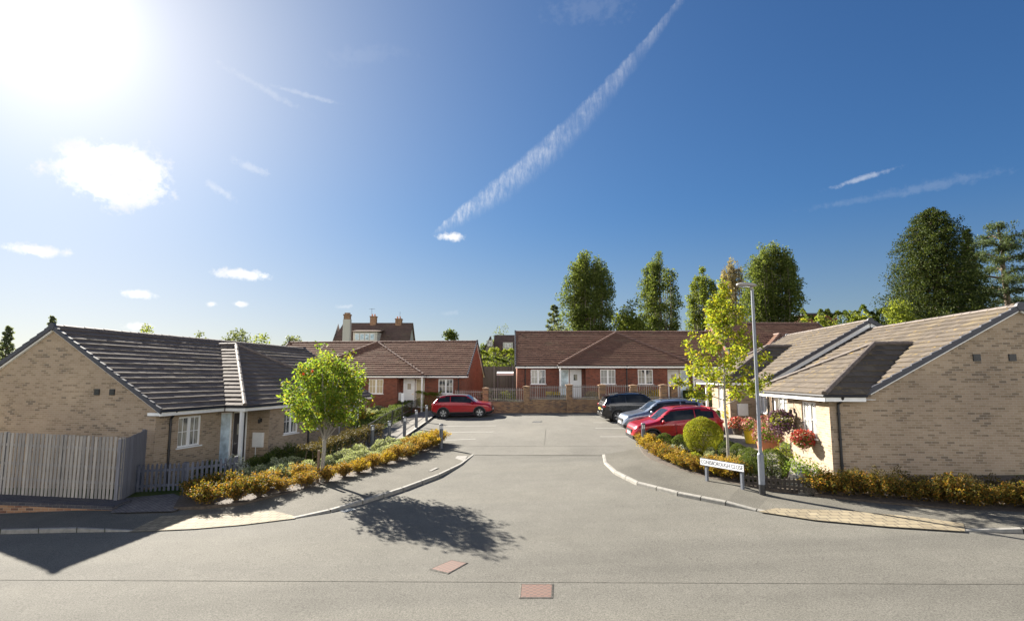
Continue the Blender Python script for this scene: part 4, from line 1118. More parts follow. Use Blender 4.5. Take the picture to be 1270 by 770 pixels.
car('silver-blue crossover between the black car and the red car', 'silver_paint', 'silver_paint', 4.35, 1.58, 1.82, (7.75, 29.6), R(183), hatch=.12)
car('dark red crossover behind the round topiary and bollard', 'red_paint', 'red_paint', 4.05, 1.56, 1.80, (7.27, 25.8), R(183))

# ------------------------------------------------------------------ vegetation
def unit(n, g=None):
    v = (g or rng).normal(size=(n, 3)); return v/np.linalg.norm(v, axis=1)[:, None]
def leafmesh(name, P, size, mat, parent=None, aspect=.6, up=.25, outward=None, smooth=False, jitter=.35):
    n = len(P); P = np.asarray(P, float)
    if hasattr(size, '__len__'): sz = np.asarray(size)
    else: sz = size*(1+jitter*(rng.random(n)*2-1))
    d = unit(n); d[:, 2] *= .8
    if outward is not None: d = d*.7+outward*.6
    d /= np.linalg.norm(d, axis=1)[:, None]
    nr = unit(n); nr[:, 2] = np.abs(nr[:, 2])+up
    s = np.cross(d, nr); s /= np.linalg.norm(s, axis=1)[:, None]+1e-9
    nn_ = np.cross(s, d)
    a = d*(sz*.5)[:, None]; b_ = s*(sz*.5*aspect)[:, None]; fold = nn_*(sz*.10)[:, None]
    V = np.empty((n, 4, 3)); V[:, 0] = P-a; V[:, 1] = P+b_*1.0+fold; V[:, 2] = P+a; V[:, 3] = P-b_+fold
    me = bpy.data.meshes.new(name)
    me.vertices.add(n*4); me.vertices.foreach_set('co', V.reshape(-1))
    me.loops.add(n*4); me.loops.foreach_set('vertex_index', np.arange(n*4, dtype=np.int32))
    me.polygons.add(n); me.polygons.foreach_set('loop_start', np.arange(0, n*4, 4, dtype=np.int32)); me.polygons.foreach_set('loop_total', np.full(n, 4, dtype=np.int32))
    me.update(calc_edges=True); me.materials.append(MAT[mat])
    o = bpy.data.objects.new(name, me); COL.objects.link(o)
    if parent is not None: o.parent = parent
    return o
def clumps(C, rad, m):
    """m leaves scattered round each clump centre"""
    n = len(C); r = rad if hasattr(rad, '__len__') else np.full(n, rad)
    off = unit(n*m)*(rng.random((n*m, 1))**.45)*np.repeat(r, m)[:, None]
    return np.repeat(C, m, axis=0)+off
def bent(p0, p1, r0, r1, k=6, wob=.04):
    p0, p1 = Vector(p0), Vector(p1); L = (p1-p0).length; pts = []; rr = []
    for i in range(k+1):
        t = i/k; w = Vector((random.uniform(-1, 1), random.uniform(-1, 1), random.uniform(-.4, .4)))*wob*L*(0 if i in (0,) else 1)
        pts.append(p0.lerp(p1, t)+w); rr.append(r0+(r1-r0)*t)
    return pts, rr

# --- bushes -------------------------------------------------------
def spirea(seed, r, h, n, mat, leaf=.055):
    g = np.random.default_rng(seed); ns = 60; P = []; st = MB()
    for i in range(ns):
        a = g.random()*2*math.pi; l = g.random()**.6; tip = np.array([math.cos(a)*l*r, math.sin(a)*l*r, h*(.55+.45*g.random())*(1-.35*l*l)])
        base_ = np.array([math.cos(a), math.sin(a), 0])*.06*g.random()
        k = n//ns; t = .25+.80*g.random(k)**.8
        mid_ = base_+(tip-base_)*.5+np.array([0, 0, .12*h])
        q = ((1-t)**2)[:, None]*base_+(2*t*(1-t))[:, None]*mid_+(t**2)[:, None]*tip
        P.append(q+g.normal(size=(k, 3))*.042)
        st.tube([tuple(base_), tuple(mid_*.95+base_*.05), tuple(tip)], [.008, .005, .002], 4, cap=False)
    P = np.concatenate(P); P[:, 2] = np.maximum(P[:, 2], .03)
    o = leafmesh('spirea_bush', P, leaf, mat); c = st.build('stems', 'bark_brown', o, origin=None)
    return o
def mound(name, seed, r, h, n, mat, leaf=.05, lump=.18, shell=.5, base=.0):
    g = np.random.default_rng(seed); d = unit(n, g); d[:, 2] = np.abs(d[:, 2])*1.0
    nz = np.zeros(n)
    for k in range(5):
        w = unit(1, g)[0]*g.uniform(2.5, 5.5); nz += np.sin(d@w*1.6+g.random()*6)
    rad = (shell+(1-shell)*g.random(n)**.5)*(1+lump*nz/2.2)
    P = d*rad[:, None]*np.array([r, r, h]); P[:, 2] += base
    o = leafmesh(name, P, leaf, mat, outward=d)
    core = MB()
    for k in range(7):
        a = k*.9; core.tube([(0, 0, -.05), (math.cos(a)*r*.25, math.sin(a)*r*.25, h*.4), (math.cos(a)*r*.6, math.sin(a)*r*.6, h*(.6+.05*k))], [.016, .011, .004], 5, cap=False)
    core.build('stems', 'bark_brown', o)
    return o
def ball(name, seed, r, n, mat, leaf=.035, zc=None, squash=1.0, hole=0):
    g = np.random.default_rng(seed); d = unit(n, g); rad = (.80+.2*g.random(n)**.5)
    nz = np.zeros(n)
    for k in range(6):
        w = unit(1, g)[0]*g.uniform(3, 8); nz += np.sin(d@w+g.random()*6)
    rad *= 1+.025*nz
    P = d*rad[:, None]*r*np.array([1, 1, squash]); P[:, 2] += zc if zc is not None else r*.9*squash
    P = P[P[:, 2] > .02]
    o = leafmesh(name, P, leaf, mat)
    st = MB(); zz = (zc if zc is not None else r*.9*squash)
    st.tube([(0, 0, -.05), (0, 0, zz)], [.04*r/.5+.01, .02], 6)
    for k in range(6):
        a = k*1.05; st.tube([(0, 0, zz*.35), (math.cos(a)*r*.55, math.sin(a)*r*.55, zz*1.05)], [.016, .006], 5, cap=False)
    st.build('stems', 'bark_brown', o)
    return o
PROTO = {}
def put_proto(key, mk):
    PROTO[key] = [mk(i) for i in range(3)]
used = set()
def place(key, x, y, z, label, cat, group, scale=1.0, var=None):
    i = random.randrange(3) if var is None else var
    p = PROTO[key][i]
    if (key, i) in used:
        o = p.copy(); COL.objects.link(o)
        for ch in p.children:
            c = ch.copy(); COL.objects.link(c); c.parent = o
    else: o = p; used.add((key, i))
    o.location = (x, y, z); o.rotation_euler = (0, 0, random.uniform(0, 6.28)); s = scale*random.uniform(.93, 1.07); o.scale = (s, s, s*random.uniform(.93, 1.05))
    o['label'] = label; o['category'] = cat
    if group: o['group'] = group
    return o
put_proto('spirea', lambda i: spirea(30+i, .50, .62, 2600, ['spirea_leaf', 'spirea_yellow_leaf', 'spirea_leaf'][i]))
put_proto('rust', lambda i: spirea(40+i, .52, .62, 2600, 'spirea_rust_leaf'))
put_proto('hebe', lambda i: mound('hebe_shrub', 50+i, .42, .48, 1900, 'hebe_leaf', .055))
put_proto('dark', lambda i: mound('evergreen_shrub', 60+i, .5, .55, 1900, 'box_leaf', .06))
put_proto('box', lambda i: ball('box_ball', 70+i, .36, 5200, 'box_leaf', .032))
put_proto('edge', lambda i: mound('hedge_bush', 80+i, .55, .8, 2400, 'brown_hedge_leaf', .06))
def bz(x, y, o=.1): return SX*x+SY*y+o
# front row along the left bed
row = []
BLp = [Vector(gp(x, y)) for x, y in [(250, 630), (300, 624.5), (350, 613.5), (400, 601.5), (450, 588), (500, 572), (530, 559), (547, 550.5)]]
seg = [(b_-a).length for a, b_ in zip(BLp, BLp[1:])]; tot = sum(seg); N = 17
def along(pl, s):
    for a, b_ in zip(pl, pl[1:]):
        l = (b_-a).length
        if s <= l: return a.lerp(b_, s/l)
        s -= l
    return pl[-1]
for i in range(N):
    p = along(BLp, tot*(i+.1)/(N-.8)); key = 'rust' if i < 3 else 'spirea'
    j = Vector((random.uniform(-.08, .08), random.uniform(-.05, .1)))
    sc = 1.15 if i < 3 else (.88 if i < 10 else 1.0)
    lab = f'{ORD[i]} bush of the rust-coloured clump by the blue-grey picket fence' if i < 3 else f'{ORD[i-3]} orange-yellow shrub along the pavement, counting from the rust clump'
    place(key, p.x+j.x, p.y+j.y, bz(p.x, p.y), lab, 'shrub', 'orange shrubs edging the green tree bed', sc)
for i, (x, y) in enumerate([(262, 614), (285, 612), (240, 622)]):
    p = gp(x, y); place('rust', *p, bz(*p), ['rust bush behind the clump near the pavement corner', 'rust bush behind the clump towards the green tree', 'rust bush at the fence end of the clump'][i], 'shrub', 'orange shrubs edging the green tree bed', 1.1)
for i, (x, y) in enumerate([(330, 609), (372, 599), (540, 549.5), (524, 556), (508, 562)]):
    p = gp(x, y); place('spirea', *p, bz(*p), ['yellow shrub set back behind the row, left of the green tree', 'yellow shrub at the foot of the green tree', 'tall orange shrub beside the lone bollard', 'orange shrub behind the row next to the tall orange one', 'orange shrub behind the row beside the grey-green shrubs'][i], 'shrub', 'orange shrubs edging the green tree bed', 1.0)
hb_ = [(300, 601), (318, 598), (338, 601), (352, 594), (368, 597), (384, 590), (345, 586), (365, 583), (418, 577), (433, 583), (446, 569), (452, 576), (461, 577), (470, 563), (478, 570), (485, 558), (490, 564), (500, 557), (506, 567), (513, 556), (428, 576), (440, 577), (408, 583), (520, 550)]
for i, (x, y) in enumerate(hb_):
    p = gp(x, y); w = 'beside the house' if i < 8 else 'right of the green tree'
    k = i if i < 8 else i-8
    place('hebe', *p, bz(*p, .08), f'{ORD[k]} grey-green shrub in the bed {w}', 'shrub', 'grey-green low shrubs in the left bed', 1.08)
for i, (x, y) in enumerate([(312, 588), (328, 583), (345, 575), (360, 570), (372, 578), (392, 577)]):
    p = gp(x, y); place('dark', *p, bz(*p, .05), f'{ORD[i]} dark evergreen shrub against the wall of the fenced house', 'shrub', 'dark evergreen shrubs against the house wall', 1.05)
for i, (x, y) in enumerate([(228, 590), (238, 588), (262, 586)]):
    p = gp(x, y); place('dark', *p, bz(*p, .05), f'{ORD[i]} small shrub below the first window of the fenced house', 'shrub', 'dark evergreen shrubs against the house wall', .8)
def hedge(name, label, a, b_, w, h, mat, leaf, dens=420, z0=None):
    F, L = frame2(a, b_); n = int(L*dens*(h+w))
    u = rng.random((n, 3)); s = u[:, 0]*L
    # points near the skin of a rounded box
    k = rng.integers(0, 4, n); yy = (u[:, 1]-.5)*w; zz = u[:, 2]*h
    dep = rng.random(n)**2*.16
    yy = np.where(k == 0, -w/2+dep, np.where(k == 1, w/2-dep, yy)); zz = np.where(k >= 2, h-dep, zz)
    lump = .06*np.sin(s*3.1+1)+.05*np.sin(s*7.3)+.05*np.sin(zz*6+s*2)
    yy += lump*np.sign(yy); zz = zz*(1+lump*.6)
    zb = z0 if z0 is not None else SX*a[0]+SY*a[1]+.05
    dz = 0 if z0 is not None else (SX*b_[0]+SY*b_[1]-SX*a[0]-SY*a[1])/L
    d = (Vector(b_)-Vector(a)).normalized()
    P = np.c_[s*d.x-yy*d.y, s*d.y+yy*d.x, zz+s*dz]
    P += rng.normal(size=P.shape)*.03
    o = leafmesh(name, P, leaf, mat); o.location = (a[0], a[1], zb)
    st = MB()
    for i in range(int(L/.5)+1):
        x = i*.5; q = (x*d.x, x*d.y, x*dz); st.tube([(q[0], q[1], -.2), (q[0]+random.uniform(-.05, .05), q[1], q[2]+h*.55), (q[0]+random.uniform(-.15, .15), q[1]+random.uniform(-.1, .1), q[2]+h*.9)], [.03, .018, .006], 5, cap=False)
    st.build('stems', 'bark_brown', o)
    return tag(o, label, 'hedge')
hedge('hedge', 'low brown-green hedge between the path and the fenced house', gp(378, 584), gp(468, 548), .8, .85, 'brown_hedge_leaf', .06, 700)
hedge('hedge', 'dark hedge behind the black guard rail', gp(441, 549), gp(506, 511), .75, .85, 'box_leaf', .06, 700)
hedge('hedge', 'clipped square hedge in front of the white door', gp(517, 511.5), gp(546, 509.5), 1.1, 1.45, 'bright_hedge_leaf', .07, 800)
for i, (x, y, key) in enumerate([(470, 517, 'hebe'), (480, 512, 'hebe'), (492, 510, 'spirea'), (462, 524, 'hebe'), (500, 507, 'spirea'), (448, 530, 'spirea'), (484, 517, 'hebe'), (456, 520, 'hebe')]):
    p = gp(x, y); place(key, *p, bz(*p, .15), f'{ORD[i]} pale shrub in the garden behind the guard rail', 'shrub', 'pale shrubs behind the guard rail', 1.5)
# silvery tall plant by the porch
p = gp(291, 600); o = spirea(99, .5, .95, 1400, 'silver_leaf', .06); o.name = 'silver_plant'; o.location = (*p, bz(*p)); tag(o, 'tall silvery plant in front of the porch post', 'plant')
# right bed
rb = [(800, 559), (806, 565), (813, 571), (822, 575), (831, 579), (841, 583.5), (852, 588), (864, 592), (884, 596), (897, 599), (913, 602)]
for i, (x, y) in enumerate(rb):
    p = gp(x, y-3); place('spirea' if i not in (4, 6) else 'rust', *p, bz(*p), f'{ORD[i]} orange shrub round the topiary bed, counting from the red car', 'shrub', 'orange shrubs round the topiary bed', 1.0)
p = gp(873, 566); o = ball('topiary_ball', 5, .74, 20000, 'golden_privet_leaf', .042, zc=.66, squash=.95); o.location = (*p, bz(*p)); tag(o, 'large golden-green clipped ball beside the dark red car', 'topiary')
for i, (x, y, s, lb) in enumerate([(825, 560, 1.0, 'small dark clipped ball in front of the red car'), (845, 563, 1.05, 'small dark clipped ball touching the large golden one'), (903, 573, 1.05, 'clipped ball beside the young yellow tree'), (917, 578, .95, 'dark clipped ball behind the name sign'),
                                (929, 583, 1.0, 'dark clipped ball between name sign and lamp post'), (936, 588, 1.1, 'green ball close behind the lamp post'), (931, 600, 1.1, 'green ball at the foot of the lamp post, name sign side'), (958, 601, 1.45, 'widest green ball behind the picket edging')]):
    p = gp(x, y); place('box', *p, bz(*p), lb, 'topiary', 'small clipped balls in the topiary bed', s)
for i, (x, y, mat, r, h, lb, nm) in enumerate([(839, 571, 'silver_leaf', .36, .5, 'silver-white leafed bush between the clipped balls', 'silver_bush'), (884, 572, 'hebe_leaf', .34, .42, 'grey-green mound at the foot of the golden ball', 'hebe_shrub'),
                                           (893, 586, 'straw_leaf', .4, .45, 'straw-coloured grass tuft behind the name sign', 'grass_tuft'), (913, 588, 'straw_leaf', .4, .5, 'straw grass tuft right of the young tree trunk', 'grass_tuft'), (862, 575, 'lime_leaf', .3, .28, 'lime-green low plant below the golden ball', 'low_plant'), (900, 592, 'lime_leaf', .3, .3, 'lime-green low plant under the name sign', 'low_plant'),
                                           (846, 577, 'lime_leaf', .25, .25, 'lime-green low plant beside the silver-white bush', 'low_plant')]):
    p = gp(x, y); o = mound(nm, 120+i, r, h, 1200, mat, .05); o.location = (*p, bz(*p)); tag(o, lb, 'plant')
# hedge along the blank gable
for i in range(15):
    f = i/14; x = 1018+f*330; y = 613+f*26+random.uniform(-2, 2)
    p = gp(x, y); place('rust', *p, bz(*p, .05), f'{ORD[i]} rust and green bush along the blank gable wall, from the pot', 'shrub', 'rust bushes along the blank gable', random.uniform(.85, 1.22))
for i in range(9):
    f = i/8; p = gp(1060+f*230, 606+f*16); place('edge', *p, bz(*p, 0), f'{ORD[i]} dark bush behind the rust row on the blank gable', 'shrub', 'dark bushes against the blank gable', .68)
# thin rose by the path
p = gp(975, 597); o = spirea(77, .3, 1.3, 420, 'lime_leaf', .06); o.name = 'rose_bush'; o.location = (*p, bz(*p)); tag(o, 'thin sparse rose with lime leaves between lamp post and house', 'plant')
# ---- pots and baskets
def potplant(name, label, x, y, pr, ph, potmat, flow, leafm, fr, fh, square=None, n=900, off=.1):
    p = gp(x, y); t = thing(name, label, 'flower pot', (*p, bz(*p, off-.01)))
    o3 = Vector((*p, bz(*p, off-.01))); mb = MB()
    if square:
        w2, d2 = square; X = lambda a, b_, c: (o3.x+a, o3.y+b_, o3.z+c)
        mb.hexa([X(-w2*.85, -d2*.85, 0), X(w2*.85, -d2*.85, 0), X(w2*.85, d2*.85, 0), X(-w2*.85, d2*.85, 0), X(-w2, -d2, ph), X(w2, -d2, ph), X(w2, d2, ph), X(-w2, d2, ph)])
        mb.box(X, -w2*1.06, w2*1.06, -d2*1.06, d2*1.06, ph*.86, ph*1.0+.004)
    else: mb.lathe([(0, 0), (pr*.72, 0), (pr, ph*.9), (pr*1.08, ph*.9), (pr*1.08, ph), (pr*.9, ph), (pr*.85, ph*.85), (0, ph*.85)], 18, lambda a, b_, c: (o3.x+a, o3.y+b_, o3.z+c))
    mb.build('pot', potmat, t)
    d = unit(n); d[:, 2] = abs(d[:, 2]); rr = rng.random(n)**.4
    leafmesh('foliage', d*rr[:, None]*np.array([fr, fr, fh])*.95+np.array([0, 0, ph*.85]), .07, leafm, t)
    if flow:
        d = unit(n//2); d[:, 2] = abs(d[:, 2])
        leafmesh('flowers', d*(.85+.25*rng.random((n//2, 1)))*np.array([fr, fr, fh])+np.array([0, 0, ph*.85]), .085, flow, t, aspect=1.0)
    return t
potplant('flower_pot', 'bright yellow pot of pink flowers on the path', 931, 552, .27, .62, 'yellow_plastic', 'pink_petal', 'hosta_leaf', .42, .5, n=600)
potplant('flower_trough', 'terracotta trough of tall pink flowers beside the porch post', 953, 561, .3, .4, 'terracotta', 'pink_petal', 'hosta_leaf', .55, .95, (.36, .24), 1500)
potplant('flower_pot', 'dark pot of rusty flowers behind the yellow pot', 915, 541, .25, .35, 'soil', 'red_petal', 'brown_hedge_leaf', .45, .5, n=600)
potplant('flower_pot', 'teal pot with a yellow-leaved shrub by the second doorway', 910, 531, .28, .5, 'teal_pot', 'yellow_petal', 'lime_leaf', .5, 1.0)
potplant('planter', 'galvanised bucket with broad bright green leaves by the gable corner', 997, 609, .2, .5, 'galvanised', None, 'hosta_leaf', .55, .5, n=500)
potplant('flower_pot', 'small green pot beside the meter boxes', 893, 527, .2, .55, 'green_plastic', None, 'box_leaf', .25, .3)
def basket(label, u, v, z, r, flow, leafm, drop, n=1400, potmat='black_plastic'):
    O = RO(0); c = Vector((O[0]+aR[0]*u+nR[0]*v, O[1]+aR[1]*u+nR[1]*v, z))
    t = thing('hanging_basket', label, 'hanging basket', c); mb = MB()
    mb.lathe([(0, -r*.6), (r*.5, -r*.5), (r*.72, -.1), (r*.76, 0), (r*.7, 0), (0, -.03)], 14, lambda x, y, zz: (c.x+x, c.y+y, c.z+zz)); mb.build('basket', potmat, t)
    mb = MB(); wv = Vector((-nR[0], -nR[1], 0))
    w0 = c+wv*(v-1.25); mb.tube([w0+Vector((0, 0, .25)), w0+Vector((0, 0, .62)), c+Vector((0, 0, .6))], .012, 6)
    for k in range(3):
        a = k*2.1; mb.tube([c+Vector((0, 0, .6)), c+Vector((math.cos(a)*r*.7, math.sin(a)*r*.7, 0))], .004, 4)
    mb.build('bracket', 'black_plastic', t)
    d = unit(n); R3 = np.array([r*1.15, r*1.15, r*.9]); P = d*(.55+.5*rng.random((n, 1)))*R3+np.array([0, 0, .05]); P[:, 2] -= drop*rng.random(n)*(d[:, 2] < .2)
    leafmesh('flowers', P, .075, flow, t, aspect=.95)
    d = unit(n//2); leafmesh('foliage', d*R3*.85, .07, leafm, t)
basket('hanging basket overflowing with purple flowers beside the porch post', 2.75, 1.72, CZ-1.55, .38, 'purple_petal', 'lime_leaf', .35)
basket('black wall basket of red and pink flowers under the window', 1.35, 1.55, CZ-2.1, .34, 'red_petal', 'hosta_leaf', .02)
# small planting in the raised garden behind the railings
for i, (x, y, mat, r, h, lb) in enumerate([(630, 497, 'lime_leaf', .9, 1.0, 'yellow-green bush behind the railings in the gap between houses'), (686, 491, 'yellow_petal', .0, .0, ''), (735, 489, 'straw_leaf', .8, .6, 'straw-coloured plant behind the railings under the white door'), (800, 489, 'straw_leaf', .9, .8, 'tall straw flowers behind the railings above the black car'), (812, 489, 'yellow_petal', .8, .7, 'yellow flowers behind the railings right of the straw ones'), (700, 497, 'silver_leaf', .4, .3, 'white low flowers behind the railings'), (606, 492, 'hedge_leaf', .9, 1.2, 'dark green bush behind the railings by the orange gable')]):
    if not lb: continue
    q = at(x, y, 42.3); zt_ = CZ-1.62 if x > 655 else CZ-2.0
    o = mound('garden_shrub', 150+i, r, h, 1100, mat, .09); o.location = (q.x, q.y, zt_); tag(o, lb, 'shrub')
q = at(686, 491, 42.2); t = thing('flower_trough', 'long trough of yellow flowers behind the railings', 'flower pot', (q.x, q.y, CZ-1.62)); mb = MB(); mb.box(lambda a, b_, c: (q.x+a, q.y+b_, CZ-1.62+c), -.5, .5, -.15, .15, 0, .35); mb.build('trough', 'picket_brown', t)
leafmesh('flowers', (rng.random((500, 3))-.5)*np.array([1.1, .4, .25])+np.array([0, 0, .45]), .09, 'yellow_petal', t)

# --- trees --------------------------------------------------------
def tree(name, label, loc, trunkmat, leafm, build, group=None):
    t = thing(name, label, 'tree', loc, group); tb = MB(); P, size, kw = build(tb)
    tr = MB(); tr = tb; tr.v = [(v[0]+loc[0], v[1]+loc[1], v[2]+loc[2]) for v in tr.v]
    tr.build('trunk', trunkmat, t, smooth=True)
    leafmesh('crown', P, size, leafm, t, **kw)
    return t
# green rowan in the left bed
p = gp(399, 601); zc_ = bz(*p)
def b_rowan(tb):
    tb.tube(*bent((0, 0, -.2), (.03, 0, 1.45), .075, .06, 6, .008), n=8)
    C = []
    cen = np.array([.12, 0, 2.95])
    for i in range(34):
        a = i*2.4; el = rng.uniform(-.5, 1.45); d = np.array([math.cos(a)*math.cos(el), math.sin(a)*math.cos(el), math.sin(el)])
        tip = cen+d*np.array([1.42, 1.36, 1.4])*rng.uniform(.62, 1.04)
        st = np.array([.03, 0, rng.uniform(1.3, 1.5)])
        mid_ = st+(tip-st)*.5+np.array([0, 0, .15]); 
        tb.tube([tuple(st), tuple(mid_), tuple(tip)], [.028, .017, .006], 5, cap=False)
        for q in np.linspace(.45, 1.05, 7): C.append(((1-q)**2*st+2*q*(1-q)*mid_+q*q*tip)+rng.normal(size=3)*.14)
    # outer skin clumps, uneven
    d = unit(150); d[:, 2] = d[:, 2]*.95+.05; nz = np.sin(d@np.array([4.1, 2.2, 3.3]))+np.sin(d@np.array([-2.7, 5.1, 1.9]))
    C2 = cen+d*np.array([1.42, 1.36, 1.36])*(.74+.14*nz[:, None]+.22*rng.random((150, 1)))
    C2[:, 0] *= 1-.25*np.clip((2.2-C2[:, 2])/.9, 0, 1); C2 = C2[C2[:, 2] > 1.55]
    C = np.concatenate([np.array(C), C2])
    return clumps(C, .24, 27), .115, dict(aspect=.5)
rw = tree('rowan_tree', 'round green tree with forked pale trunk in the left bed', (*p, zc_), 'bark_pale', 'rowan_leaf', b_rowan)
for bp in ([-.35, -1.2, 3.6], [.0, -1.35, 3.7]): leafmesh('berries', clumps(np.array([bp]), .05, 20), .045, 'berry_red', rw, aspect=1)
st = MB(); st.box(lambda x, y, z: (p[0]-.1+x, p[1]-.12+y, zc_+z), -.035, .035, -.035, .035, -.2, 1.05)
o = st.build('tree_stake', 'stake_wood', origin=(p[0]-.1, p[1]-.12, zc_)); tag(o, 'dark wooden stake tied to the round green tree', 'stake')
# young yellow-green maple
p = gp(904.5, 592); zc_ = bz(*p)
def b_maple(tb):
    tb.tube(*bent((0, 0, -.2), (-.05, .0, 6.0), .055, .012, 9, .004), n=8)
    C = []; 
    for i in range(26):
        f = i/25; z0 = 2.2+3.2*f; a = i*2.4+.4; L = 1.42*(1-f)**.75+.28; el = .25+.75*f
        st = np.array([-.03, 0, z0]); d = np.array([math.cos(a)*math.cos(el), math.sin(a)*math.cos(el), math.sin(el)])
        tip = st+d*L; tip[2] += .2*rng.random()
        tb.tube([tuple(st), tuple(st+(tip-st)*.55-np.array([0, 0, .04])), tuple(tip)], [.018, .011, .004], 5, cap=False)
        for q in np.arange(.32, 1.06, .12/L*1.4): C.append(st+(tip-st)*q+rng.normal(size=3)*.12)
    for k in range(16): C.append(np.array([-.04, 0, 4.6+1.5*k/15])+rng.normal(size=3)*np.array([.2, .2, .05])*(1.1-.5*k/15))
    C = np.array(C)
    return clumps(C, .2, 46), .09, dict(aspect=.75)
tree('maple_tree', 'slim young tree with yellow-green leaves beside the name sign', (*p, zc_), 'bark_pale', 'maple_leaf', b_maple)

def far_pos(x, Y): q = ray(x, 468)*Y; return q.x, Y, gz(q.x, Y)
def poplar(label, x, top, hwpx, Y, leafm='poplar_leaf', plumes=16, n=15000, bottom=.12, shape=None, leaf=.25):
    X, Y, z0 = far_pos(x, Y); H = at(x, top, Y).z-z0; w = hwpx/FPX*Y
    def bld(tb):
        tb.tube(*bent((0, 0, -.3), (0, 0, H*.9), .38, .06, 8, .003), n=8)
        C = []
        for i in range(plumes):
            a = rng.random()*6.28; rr = math.sqrt(rng.random())*w*.78; hh = H*(1-.22*(rr/w)**2)*rng.uniform(.90, 1.0)
            if i == 0: rr, hh = 0, H
            zb = H*(bottom+.25*rng.random()*(rr/w))
            base_ = np.array([math.cos(a)*rr*.5, math.sin(a)*rr*.5, zb*.8]); tip = np.array([math.cos(a)*rr, math.sin(a)*rr, hh])
            tb.tube([tuple(base_), tuple((base_+tip)/2+np.array([math.cos(a), math.sin(a), 0])*rr*.25), tuple(tip)], [.12, .07, .02], 5, cap=False)
            m = 30
            t = rng.random(m)**.9
            q = base_+(tip-base_)*t[:, None]; bul = np.sin(np.clip(t*1.02, 0, 1)*math.pi)**.6
            q[:, 0] += math.cos(a)*rr*.55*np.sin(t*math.pi); q[:, 1] += math.sin(a)*rr*.55*np.sin(t*math.pi)
            q += unit(m)*(w*.34*bul*rng.random(m)**.4)[:, None]*np.array([1, 1, 1.6])
            C.append(q)
        C = np.concatenate(C); m = int(n*1.9)//len(C)
        Pp = clumps(C, .55*w/3.2+.18, m); Pp[:, 2] = np.minimum(Pp[:, 2], H*1.01)
        return Pp, leaf, dict(aspect=.7)
    return tree('poplar_tree', label, (X, Y, z0), 'bark_grey', leafm, bld, 'poplars behind the red brick bungalows')
poplar('broad dark poplar, the one standing farthest from the lamp post', 730, 312, 31, 82, plumes=34, n=24000)
poplar('narrow poplar on its own between broad tree and yellow maple', 822, 314, 23, 85, plumes=22, n=13000)
poplar('light green poplar directly behind the yellow maple', 876, 331, 18, 88, plumes=16, n=10000, leafm='lime_tree_leaf')
poplar('half dead brown poplar with bare dry leaves next to the lamp head', 913, 316, 17, 92, plumes=16, n=7500, leafm='dry_poplar_leaf')
poplar('tallest broad poplar just past the lamp post', 966, 299, 33, 80, plumes=36, n=25000)
def blobtree(name, label, x, top, hw, Y, leafm, n=5000, leaf=.4, trunk='bark_brown', fz=.62, squash=1.0, group=None, low=.15):
    X, Y, z0 = far_pos(x, Y); H = max(2.0, at(x, top, Y).z-z0); w = hw/FPX*Y
    def bld(tb):
        tb.tube(*bent((0, 0, -.3), (0, 0, H*.6), max(.1, w*.08), .06, 6, .01), n=7)
        k = 46; d = unit(k); d[:, 2] = d[:, 2]
        cen = np.array([0, 0, H*(1+low)/2]); rz = H*(1-low)/2
        nz = np.sin(d@np.array([3.1, 2.2, 2.3]))+np.sin(d@np.array([-2.7, 4.1, 1.9]))
        C = cen+d*(np.array([w, w, rz])*.86)*(.72+.13*nz[:, None]+.15*rng.random((k, 1)))
        for i in range(0, k, 3): tb.tube([(0, 0, H*.3), tuple((C[i]+np.array([0, 0, H*.3]))/2+np.array([0, 0, .2])), tuple(C[i])], [.08, .05, .02], 5, cap=False)
        C = np.concatenate([C, cen+unit(16)*np.array([w, w, rz])*.4])
        Pp = clumps(C, .34*min(w, rz)+.1, n//len(C)); Pp[:, 2] = np.maximum(Pp[:, 2], .1)
        return Pp, leaf, dict(aspect=.7)
    return tree(name, label, (X, Y, z0), trunk, leafm, bld, group)
def conifer(name, label, x, top, hw, Y, leafm='conifer_leaf', n=16000, leaf=.3, dens=90, power=.8, droop=.15, base=.02, group=None, gap=0.0):
    X, Y, z0 = far_pos(x, Y); H = at(x, top, Y).z-z0; w = hw/FPX*Y
    def bld(tb):
        tb.tube(*bent((0, 0, -.3), (0, 0, H*.98), max(.12, w*.09), .03, 8, .003), n=8)
        C = []; S_ = []
        for i in range(dens):
            f = (i+.5)/dens; z = H*(base+(1-base)*f); a = i*2.4; L = w*((1-f)**power)*rng.uniform(.72, 1.06)+.12
            if rng.random() < gap: continue
            tip = np.array([math.cos(a)*L, math.sin(a)*L, z-L*droop+.12*L]); st = np.array([0, 0, z])
            tb.tube([tuple(st), tuple((st+tip)/2+np.array([0, 0, L*.06])), tuple(tip)], [.05+.01*L, .03, .01], 4, cap=False)
            m = max(4, int(L*3.2))
            for q in np.linspace(.3, 1, m): C.append(st+(tip-st)*q+rng.normal(size=3)*np.array([.3, .3, .2])*(.25+.12*L)); S_.append(.22+.10*L)
        C = np.array(C); S_ = np.array(S_)
        return clumps(C, S_, max(4, n//len(C))), leaf, dict(aspect=.55)
    return tree(name, label, (X, Y, z0), 'bark_brown', leafm, bld, group)
conifer('yew_tree', 'huge dark conifer rising behind the blank gable roof', 1172, 262, 83, 56, n=130000, dens=270, power=.45, leaf=.18)
conifer('conifer_tree', 'small dark spire between huge conifer and layered cedar', 1216, 286, 26, 64, n=9000, dens=90, power=.7, leaf=.28)
blobtree('leafy_tree', 'mid-green bushy tree at the foot of the huge conifer', 1122, 372, 26, 53, 'bright_hedge_leaf', 7000, .22)
